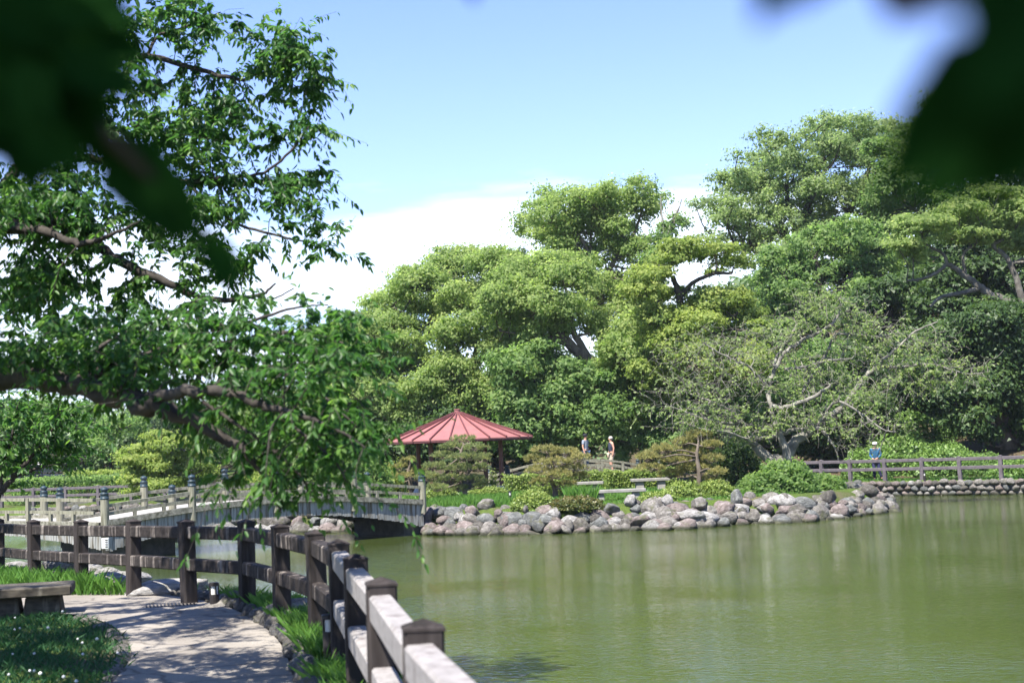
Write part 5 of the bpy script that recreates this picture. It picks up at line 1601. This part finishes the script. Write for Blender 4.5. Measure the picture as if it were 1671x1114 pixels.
# --- garden pines
def pine(label, depth, trunk, limbs, pads, mats, seed):
    r = np.random.default_rng(seed)
    s = FPX / depth
    b0 = base_pt(trunk[0][0], trunk[0][1], depth); b0n = np.array(b0)
    root = empty('garden_pine', b0, label=label, cat='pine', group='small garden pines on the island')
    wood, crown = NB(), NB()
    rows = np.array([(*P(q[0], q[1], depth + (q[3] if len(q) > 3 else 0)), q[2] / s * .5) for q in trunk]); rows[0, :3] = b0n
    sp = smooth_path(rows, 5); wood.tube(sp[:, :3] - b0n, sp[:, 3], 8)
    sk = sp
    for px, py, rx, ry in pads:
        c = np.array(P(px, py, depth + r.uniform(-.9, .9))); rad = np.array([rx / s, rx / s * .8, ry / s])
        j = int(np.argmin(np.linalg.norm(sk[:, :3] - c, axis=1)))
        a = sk[j, :3]
        m_ = (a + c) / 2 + r.normal(0, .08, 3)
        w = smooth_path(np.array([a, m_, c - [0, 0, rad[2] * .6]]), 3)
        wood.tube(w - b0n, np.linspace(.035, .016, len(w)), 5)
        nt = int(rx * ry * .26) + 8
        d = rnd_unit(r, nt); d[:, 2] = np.where(d[:, 2] < -.2, -d[:, 2], d[:, 2])
        tc = c + d * rad * r.uniform(.5, 1.05, (nt, 1))
        for q in tc[::4]:
            wood.tube(np.array([w[-1 - int(r.integers(0, 3))], (w[-1] + q) / 2 - [0, 0, .03], q]) - b0n, [.014, .010, .005], 3)
        k = np.repeat(np.arange(nt), 20)
        n = len(k)
        dr_ = nrm(rnd_unit(r, n) + UP * .55 + d[k] * .4)
        ln = r.uniform(.09, .16, n)
        V, F = leaves_diamond(tc[k] + dr_ * ln[:, None] * .5, dr_, rnd_unit(r, n), ln, .13)
        crown.add(V - b0n, F, np.clip(.48 + r.normal(0, .17, nt)[k] + r.normal(0, .12, n) + .1 * dr_[:, 2], 0, 1))
    wood.build('trunk', M['bark_brown'], root)
    crown.build('crown', mats, root, smooth=False)


pine('green garden pine standing in front of the gazebo', 53, [(762, 826, 9), (758, 800, 8), (753, 785, 7), (765, 768, 6), (752, 745, 5), (757, 722, 3)], [],
     [(756, 718, 24, 8), (738, 730, 24, 8), (775, 732, 22, 8), (725, 745, 22, 8), (760, 747, 30, 8), (790, 748, 14, 8), (712, 762, 24, 8), (745, 765, 30, 8), (780, 765, 20, 8), (700, 780, 24, 9), (732, 783, 30, 9), (770, 783, 24, 8), (712, 797, 20, 8), (748, 798, 20, 7), (785, 792, 14, 7)], M['needle'], 201)
pine('golden tipped pine between the gazebo and the two men', 51, [(905, 826, 9), (906, 800, 8), (899, 780, 7), (902, 760, 6), (895, 742, 4)], [],
     [(893, 735, 26, 8), (925, 740, 24, 9), (945, 748, 18, 8), (872, 750, 18, 8), (905, 756, 34, 9), (935, 765, 24, 9), (880, 768, 22, 8), (912, 776, 30, 9), (945, 778, 16, 7), (885, 788, 20, 8), (925, 790, 18, 7)], M['needle_gold'], 202)
pine('tall golden pine spreading over the clipped azaleas', 50, [(1141, 822, 9), (1140, 795, 9), (1141, 770, 8), (1137, 745, 6), (1140, 722, 4)], [],
     [(1142, 712, 26, 10), (1115, 724, 28, 10), (1160, 728, 20, 10), (1085, 735, 28, 10), (1130, 742, 30, 10), (1055, 748, 22, 10), (1160, 750, 22, 9), (1100, 752, 30, 10), (1062, 765, 26, 9), (1135, 765, 34, 10), (1170, 772, 18, 9), (1095, 775, 26, 9), (1150, 785, 26, 9)], M['needle_gold'], 203)
pine('small pale pine left of the gazebo beyond the bridge', 66, [(672, 812, 8), (670, 790, 7), (666, 772, 6), (670, 755, 3)], [],
     [(668, 752, 18, 7), (650, 762, 18, 7), (682, 768, 16, 7), (660, 778, 22, 7), (690, 782, 14, 7), (645, 788, 18, 7)], M['needle_gold'], 204)

# --- the cherry tree that frames the left of the picture
CH = 11.5
ch_limbs = [[(-330, 1000, 150, .8), (-325, 860, 125, .8), (-300, 720, 118, .6), (-240, 640, 105, .3), (-140, 612, 80, -.6), (0, 608, 52, -1.4), (120, 628, 40, -1.9), (230, 658, 32, -2.2), (300, 680, 26, -2.3), (380, 722, 17, -2.4), (430, 772, 11, -2.4), (452, 812, 7, -2.4), (458, 838, 4, -2.4)],
            [(230, 655, 20, -2.1), (290, 640, 20, -2.5), (370, 640, 17, -2.8), (440, 662, 12, -2.9), (510, 685, 8, -3), (560, 705, 5, -3), (595, 730, 3, -3)],
            [(120, 622, 24, -1.8), (200, 588, 20, -1.6), (290, 575, 16, -1.4), (380, 560, 12, -1.2), (460, 545, 8, -1.1), (520, 548, 5, -1), (560, 560, 3, -1)],
            [(-250, 660, 80, .4), (-200, 520, 62, .8), (-120, 420, 46, 1.4), (-20, 375, 30, 1.8), (55, 368, 24, 2), (110, 368, 21, 2.1), (170, 412, 18, 2.1), (260, 456, 14, 2), (340, 488, 10, 2), (420, 483, 6, 2), (450, 462, 3, 2)],
            [(15, 370, 18, 1.9), (80, 380, 15, 1.6), (130, 397, 11, 1.4), (190, 380, 6, 1.2), (230, 360, 4, 1.2)],
            [(-200, 540, 60, .8), (-160, 380, 42, 1.6), (-80, 320, 28, 2.2), (0, 302, 18, 2.4), (42, 264, 15, 2.6), (100, 258, 13, 2.6), (160, 262, 12, 2.6), (230, 280, 10, 2.6), (300, 297, 8, 2.6), (360, 290, 7, 2.6), (430, 282, 5, 2.6), (480, 240, 4, 2.6), (505, 205, 2, 2.6)],
            [(305, 298, 6, 2.6), (345, 335, 5, 2.5), (395, 368, 5, 2.4), (460, 386, 4, 2.3), (535, 402, 2, 2.2)],
            [(-140, 360, 40, 1.8), (-60, 200, 30, 2.6), (40, 140, 22, 3), (130, 115, 16, 3.1), (190, 96, 12, 3.1), (240, 92, 10, 3.1), (330, 116, 8, 3.1), (398, 130, 6, 3.1), (422, 118, 4, 3.1), (470, 90, 3, 3.1), (510, 105, 2, 3.1)],
            [(188, 96, 9, 3.1), (187, 50, 8, 3.1), (188, -10, 7, 3.1), (195, -60, 5, 3.1)], [(240, 92, 6, 3.1), (258, 60, 5, 3.3), (300, 45, 3, 3.4), (360, 20, 2, 3.5)],
            [(380, 640, 7, -2.7), (470, 690, 5, -2.8), (540, 745, 4, -2.9), (565, 785, 2, -2.9)], [(330, 655, 7, -2.4), (420, 715, 5, -2.5), (490, 775, 4, -2.5), (505, 815, 2, -2.5)], [(430, 590, 6, -2), (510, 632, 5, -2.2), (570, 685, 3, -2.3), (600, 708, 2, -2.3)], [(300, 565, 8, -1.4), (400, 528, 6, -1.2), (480, 502, 4, -1.1), (535, 497, 2, -1)], [(420, 560, 5, -1.8), (500, 590, 4, -1.8), (570, 640, 3, -1.8), (600, 670, 2, -1.8)], [(150, 575, 8, -1.4), (210, 540, 5, -1.3), (290, 515, 3, -1.2), (330, 500, 2, -1.2)],
            [(340, 488, 6, 2), (300, 495, 4, 1.9)], [(400, 484, 4, 2), (440, 490, 3, 2), (480, 470, 2, 2)]]
ch_regions = [(285, 35, 95, 36, 95, 2.6, 3.8), (440, 72, 62, 36, 70, 2.6, 3.6), (480, 135, 50, 38, 60, 2.7, 3.5), (355, 150, 42, 22, 32, 2.7, 3.5), (298, 148, 40, 26, 32, 2.7, 3.5), (222, 118, 36, 30, 30, 2.6, 3.6), (170, 80, 40, 50, 50, 2.4, 3.8), (60, 60, 90, 70, 130, 2.2, 3.8), (310, 200, 84, 20, 55, 2.3, 3.2), (412, 228, 24, 16, 12, 2.4, 3),
              (495, 212, 30, 30, 20, 2.4, 2.8), (475, 282, 48, 30, 48, 2.3, 2.9), (285, 250, 76, 44, 85, 2.2, 3.2), (95, 200, 105, 60, 150, 2, 3.4), (85, 345, 92, 54, 150, 1.4, 3), (275, 352, 66, 44, 80, 1.8, 3), (400, 342, 64, 46, 55, 2, 2.8), (500, 385, 38, 22, 18, 2, 2.5),
              (75, 335, 76, 22, 40, 1.4, 2.6), (115, 432, 66, 42, 75, 1.2, 2.6), (55, 492, 66, 60, 100, 1, 2.6), (215, 475, 44, 38, 34, 1.5, 2.4), (335, 425, 76, 40, 60, 1.7, 2.6), (275, 500, 40, 20, 14, 1.4, 2),
              (190, 560, 120, 36, 100, -2, -.6), (330, 540, 120, 36, 95, -2.2, -.6), (460, 545, 80, 40, 60, -2.4, -.6), (520, 560, 44, 34, 24, -2, -.6), (80, 578, 110, 34, 120, -2.2, -.6), (240, 602, 110, 30, 96, -2.8, -.6), (390, 600, 110, 40, 96, -3.0, -.8), (515, 625, 70, 50, 60, -3.2, -1.4),
              (350, 668, 70, 20, 30, -2.6, -1.4), (440, 675, 90, 34, 62, -3.0, -1.4), (545, 690, 50, 34, 48, -2.9, -1.8), (430, 730, 36, 20, 14, -2.6, -2.2), (540, 745, 34, 26, 26, -3.1, -2.6), (480, 765, 26, 26, 14, -2.7, -2.3), (585, 705, 24, 16, 14, -2.6, -2.1), (505, 812, 14, 12, 4, -2.6, -2.4), (565, 785, 18, 12, 6, -3, -2.8),
              (452, 798, 14, 14, 6, -2.6, -2.2), (395, 778, 26, 12, 8, -2.6, -2.2), (545, 520, 26, 22, 14, -1.8, -.8),
              (30, 130, 120, 100, 80, -3.6, -2.6), (-130, 120, 140, 140, 110, -4, -2.5, 1.5), (-300, 350, 160, 140, 90, -4, -2, 1.5), (-480, 180, 200, 160, 150, -3.5, -1, 1.6), (-250, 100, 180, 150, 110, -3.5, -1, 1.5), (60, 270, 90, 90, 50, -1.5, 1), (140, -130, 190, 90, 130, -1.5, 3, 1.3), (-150, -160, 180, 110, 120, -2, 3, 1.4),
              (-120, 300, 120, 160, 150, 0, 3.5, 1.4), (-120, 540, 130, 110, 130, -2, 1.5, 1.4), (-350, 250, 160, 180, 160, -2, 3, 1.6), (-560, 300, 150, 200, 150, -2, 3, 1.6), (-380, 0, 200, 140, 130, -2, 3, 1.6), (-600, 40, 150, 140, 100, -2, 3, 1.6), (-100, 60, 140, 120, 110, 1, 3.5, 1.3), (-450, 480, 140, 120, 120, -1.5, 2, 1.6), (-700, 480, 140, 140, 90, -2, 2, 1.6)]
branchy('cherry_tree', 'spreading cherry tree whose leafy boughs frame the left side', 'tree', CH, ch_limbs, ch_regions, M['leaf_cherry'], M['bark_cherry'], 301, .080, 21, .0056, droop=.62, ext=.26, dead=.05, clus=6, csd=.15, sides=3, lly=((7.5, 10, 14), (.060, .068, .086)))

# young tree behind the bench
sap_l = [[(-40, 930, 14), (-25, 860, 12), (0, 805, 10), (30, 770, 8), (60, 735, 6), (85, 700, 4), (95, 670, 3)], [(-20, 850, 9), (10, 790, 7), (45, 770, 5), (75, 760, 3)], [(0, 805, 6), (5, 760, 5), (20, 710, 4), (25, 670, 3)]]
branchy('young_tree', 'young multi stemmed tree with bright leaves at the left edge', 'tree', 22.5, sap_l,
        [(40, 680, 70, 34, 90, -.6, .8), (100, 690, 44, 30, 50, -.5, .6), (30, 730, 60, 30, 60, -.5, .7), (110, 735, 36, 22, 30, -.4, .5), (0, 760, 40, 30, 30, -.4, .5), (-60, 700, 60, 60, 60, -.6, .8)],
        M['leaf_cherry'], M['bark_cherry'], 302, .12, 13, .007, droop=.45, ext=.3, tb=.08)

# leaves hanging close to the lens, and the shaded canopy overhead they belong to
def near_branch():
    r = np.random.default_rng(77)
    D = .92
    b0 = Vector((-3.4, .3, near_h(-3.4, .3) - .1)); b0n = np.array(b0)
    root = empty('overhanging_cherry', b0, label='dark blurred cherry leaves hanging close overhead at the top corners', cat='tree')
    wood = NB()
    tr = np.array([(-3.4, .3, .9, .17), (-3.3, .35, 2.3, .15), (-2.6, .5, 3.6, .12), (-1.7, .7, 4.1, .075), (-1.0, .85, 3.75, .035), (-.62, .9, 3.35, .012)])
    t1 = smooth_path(tr, 6); wood.tube(t1[:, :3] - b0n, t1[:, 3], 10)
    def twig(pts, r0, r1):
        p = np.array([tuple(P(*q)) for q in pts])
        return p
    ta = np.vstack([t1[-1:, :3], np.array([tuple(P(q[0], q[1], q[2])) for q in [(-300, -40, .93), (-60, 40, .92), (60, 110, .92), (170, 215, .92), (280, 320, .94), (340, 380, .94)]])])
    sp = smooth_path(ta, 4); wood.tube(sp - b0n, np.linspace(.011, .0016, len(sp)), 6)
    tb_ = np.array([(-1.7, .7, 4.1), (-1.0, .6, 4.35), (-.3, .5, 4.15), (.05, .44, 3.6), tuple(P(1420, -350, .44)), tuple(P(1560, -60, .43)), tuple(P(1650, 60, .43))])
    sp2 = smooth_path(tb_, 5); wood.tube(sp2 - b0n, np.linspace(.045, .002, len(sp2)), 6)
    C, T, Nn, Ln = [], [], [], []
    def leaf(p0, p1, d, dd=0.0, wob=.25):
        a, b_ = np.array(P(*p0, d)), np.array(P(*p1, d + dd))
        C.append(a); T.append(b_ - a); Ln.append(np.linalg.norm(b_ - a))
        Nn.append(nrm(np.array([r.normal(0, wob), -1, r.normal(.25, wob)])))
    for p0, p1, d in [((-40, -30), (190, 60), .9), ((60, 10), (185, 30), .86), ((-60, 40), (150, 130), .9), ((20, 100), (160, 210), .92), ((-60, 120), (110, 230), .88), ((-40, 170), (95, 290), .9), ((60, 60), (120, 190), .93), ((-60, 0), (90, 90), .95), ((10, 20), (130, 150), .9), ((-70, 200), (40, 260), .9),
                      ((140, 190), (215, 300), .93), ((170, 215), (330, 400), .93), ((190, 250), (255, 370), .94), ((250, 300), (330, 345), .95), ((335, 375), (385, 480), .95), ((-30, 60), (60, 200), .92), ((90, 130), (165, 250), .91), ((200, 255), (300, 330), .94), ((230, 290), (290, 400), .93)]:
        leaf(p0, p1, d)
    for p0, p1, d in [((1640, 40), (1440, 330), .42), ((1690, -40), (1560, 160), .38), ((1760, 20), (1560, 200), .42), ((1720, 90), (1500, 340), .44), ((1740, 160), (1580, 330), .43), ((1800, 40), (1640, 190), .42), ((1600, -60), (1660, 170), .41), ((1330, -140), (1235, 40), .45), ((1740, -60), (1620, 120), .38), ((1400, -150), (1300, 10), .45), ((760, -80), (775, 4), .8)]:
        leaf(p0, p1, d)
    for k in range(26):
        x, y = r.uniform(-60, 130), r.uniform(-40, 190)
        a_ = r.uniform(.1, 1.4)
        leaf((x, y), (x + 150 * math.cos(a_), y + 150 * math.sin(a_)), r.uniform(.86, .96))
    for k in range(14):
        x, y = r.uniform(1680, 1790), r.uniform(-80, 90)
        a_ = r.uniform(1.8, 2.4)
        leaf((x, y), (x + 190 * math.cos(a_), y + 190 * math.sin(a_)), r.uniform(.36, .42))
    # canopy above, out of the frame, that keeps these leaves in shade
    n = 9500
    c = np.array([-.85, -.35, 4.7])
    d_ = rnd_unit(r, n) * np.array([1.75, 1.7, .65]) * r.uniform(.2, 1, (n, 1)) ** .5
    Cc = c + d_
    Tc = nrm(rnd_unit(r, n) * .8 + np.array([0, 0, -.4]))
    for k in range(60):
        e = c + rnd_unit(r, 1)[0] * np.array([1.6, 1.5, .5])
        j = int(np.argmin(np.linalg.norm(t1[:, :3] - e, axis=1)))
        wood.tube(np.array([t1[j, :3], (t1[j, :3] + e) / 2 + r.normal(0, .1, 3), e]) - b0n, [.02, .012, .004], 4)
    CC = np.concatenate([np.array(C), Cc]); TT = np.concatenate([np.array([nrm(t) for t in T]), Tc])
    NN_ = np.concatenate([np.array(Nn), nrm(UP + r.normal(0, .4, (n, 3)))]); LL = np.concatenate([np.array(Ln), r.uniform(.08, .12, n)])
    V, F = leaves_fine(CC, TT, NN_, LL, .55, .15)
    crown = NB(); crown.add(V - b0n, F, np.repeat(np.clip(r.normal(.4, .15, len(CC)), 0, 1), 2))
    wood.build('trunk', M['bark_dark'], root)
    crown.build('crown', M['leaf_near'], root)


near_branch()


# --- grasses
def grass(name, pts, h, w, mat, seed, label=None, lean=.35, tb=0.0, cat=None):
    r = np.random.default_rng(seed)
    n = len(pts)
    a = r.uniform(0, 2 * math.pi, n)
    hh = h * r.uniform(.5, 1.25, n)
    B = np.stack([np.cos(a), np.sin(a), np.zeros(n)], 1) * (w * .5)
    ln = r.normal(0, lean, (n, 2)) * hh[:, None]
    V = np.empty((n, 4, 3))
    V[:, 0] = pts - B; V[:, 1] = pts + B
    V[:, 2] = pts + B * .6 + np.concatenate([ln * .4, hh[:, None] * .6], 1)
    V[:, 3] = pts + np.concatenate([ln, hh[:, None]], 1)
    nb_ = NB(); nb_.add(V.reshape(-1, 3), np.arange(4 * n).reshape(n, 4), np.clip(r.normal(.5 + tb, .2, n), 0, 1))
    me = mesh_np(name, nb_.V[0], nb_.F[0], nb_.T[0])
    return tag(link(name, me, mat), label=label, cat=cat, kind='stuff')


def scatter_poly(poly, n, seed, zf, clump=0):
    r = np.random.default_rng(seed)
    p = np.asarray(poly, float)
    lo, hi = p.min(0), p.max(0)
    out_ = np.empty((0, 2))
    while len(out_) < n:
        q = r.uniform(lo, hi, (n * 2, 2))
        if clump:
            cc = r.uniform(lo, hi, (clump, 2)); q = cc[r.integers(0, clump, n * 2)] + r.normal(0, .13, (n * 2, 2))
        q = q[sdist(q[:, 0], q[:, 1], p) > 0]
        out_ = np.vstack([out_, q])
        if len(q) == 0: break
    out_ = out_[:n]
    return np.column_stack([out_, zf(out_[:, 0], out_[:, 1])])


zn = lambda x, y: near_h(x, y) - .005
lawn = [(p.x, p.y) for p in PATH_IN[:8]] + [(-9, 14.8), (-9, 5), (-2.5, 5), (-2.8, 8.2)]
grass('lawn', scatter_poly(lawn, 45000, 5, zn), .075, .010, M['grass_lawn'], 6, 'short dark clover lawn in the shade left of the path', .5)
r_ = np.random.default_rng(8)
cl = scatter_poly(lawn, 190, 9, zn)
mb = MB()
for x, y, z in cl:
    s = r_.uniform(.010, .017)
    mb.lathe((x, y, z + r_.uniform(.06, .10)), [(s * .5, -s * .7), (s, -.1 * s), (s * .8, s * .6), (s * .15, s)], 6)
tag(mb.build('clover_flowers', M['clover'], None, smooth=True), label='small white clover flowers dotting the shaded lawn', kind='stuff')
vg = off_path(FENCE, .10); ve = np.asarray(along([(p[0], p[1]) for p in right[2:13]], .5)[0])
verge = [tuple(p) for p in off_path(FENCE, .45)[2:]] + [(-12.5, 22.5)] + [tuple(p) for p in (off_path([(q[0], q[1]) for q in right[2:14]], .16))[::-1]]
grass('verge_grass', scatter_poly(verge, 26000, 15, zn, 260), .20, .012, M['grass'], 16, 'bright tufts of grass growing along the foot of the near fence', .4)
far_verge = [(-5.2, 18.9), (-6.3, 20.5), (-7.5, 22.0), (-9.9, 24.6), (-13, 25), (-13, 20.6), (-8, 20.4), (-6.6, 19.6)]
grass('tall_grass', scatter_poly(far_verge, 16000, 17, zn), .30, .014, M['grass'], 18, 'taller grass between the bench and the far part of the near fence', .35)
zi = lambda x, y: height(x, y) - .01
isl_in = [(-3.4, 49.4), (-2.6, 48.6), (-.4, 47.0), (1.5, 46.3), (4.8, 46.2), (8, 47.2), (10.5, 49.5), (9, 56), (3, 62), (-6, 62), (-8.5, 57), (-4.6, 51.2)]
grass('island_lawn', scatter_poly(isl_in, 40000, 19, zi), .10, .03, M['grass'], 20, 'sunny mown lawn covering the island', .4, .1)
tall = [(-3.3, 49.2), (-2.6, 48.4), (-.5, 47.0), (.6, 47.6), (-.2, 52), (-3, 53.5)]
grass('tall_grass', scatter_poly(tall, 12000, 21, zi), .24, .022, M['grass'], 22, 'tall grass on the island beneath the green garden pine', .22, .12)
grass('reed_tuft', scatter_poly([(1.6, 46.5), (2.6, 46.6), (2.4, 47.8), (1.7, 47.6)], 900, 23, zi), .55, .02, M['grass'], 24, 'tuft of tall blades between the two azalea mounds', .2, .05)
grass('bank_grass', scatter_poly([(14.6, 64.6), (21.3, 59.3), (24, 57.2), (24.5, 58), (21.8, 60.1), (15.4, 65.4)], 6000, 25, lambda x, y: np.full(np.shape(x), .60)), .12, .03, M['grass'], 26, 'thin grass on top of the right bank wall', .4)

# far wooded rise behind everything
r_ = np.random.default_rng(33)
fw = NB()
for k in range(150):
    px = r_.uniform(-250, 2000)
    d = r_.uniform(120, 150)
    if px < 560: top = 690
    elif px < 900: top = 640
    else: top = 600 - min(160, (px - 900) * .35)
    c = np.array(P(px, r_.uniform(top, 770), d))
    V, F, t_, _ = pad_leaves(r_, c, np.array([4.5, 4, 2.6]), 700, .5, 1.2)
    fw.add(V, F, t_)
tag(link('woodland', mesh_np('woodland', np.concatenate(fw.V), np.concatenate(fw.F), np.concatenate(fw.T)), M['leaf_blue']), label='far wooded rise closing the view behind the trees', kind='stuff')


# thin summer haze that pales the far trees
hm, hN, hL, hout = newmat('thin_haze')
vp = hN.new('ShaderNodeVolumePrincipled')
vp.inputs['Color'].default_value = (.80, .90, 1.0, 1)
vp.inputs['Density'].default_value = .00016
vp.inputs['Anisotropy'].default_value = .2
hL.new(vp.outputs[0], hout.inputs['Volume'])
tag(MB().box((150, 1100, 19.0), (2760, 2860, 42.0)).build('haze', hm), kind='stuff')
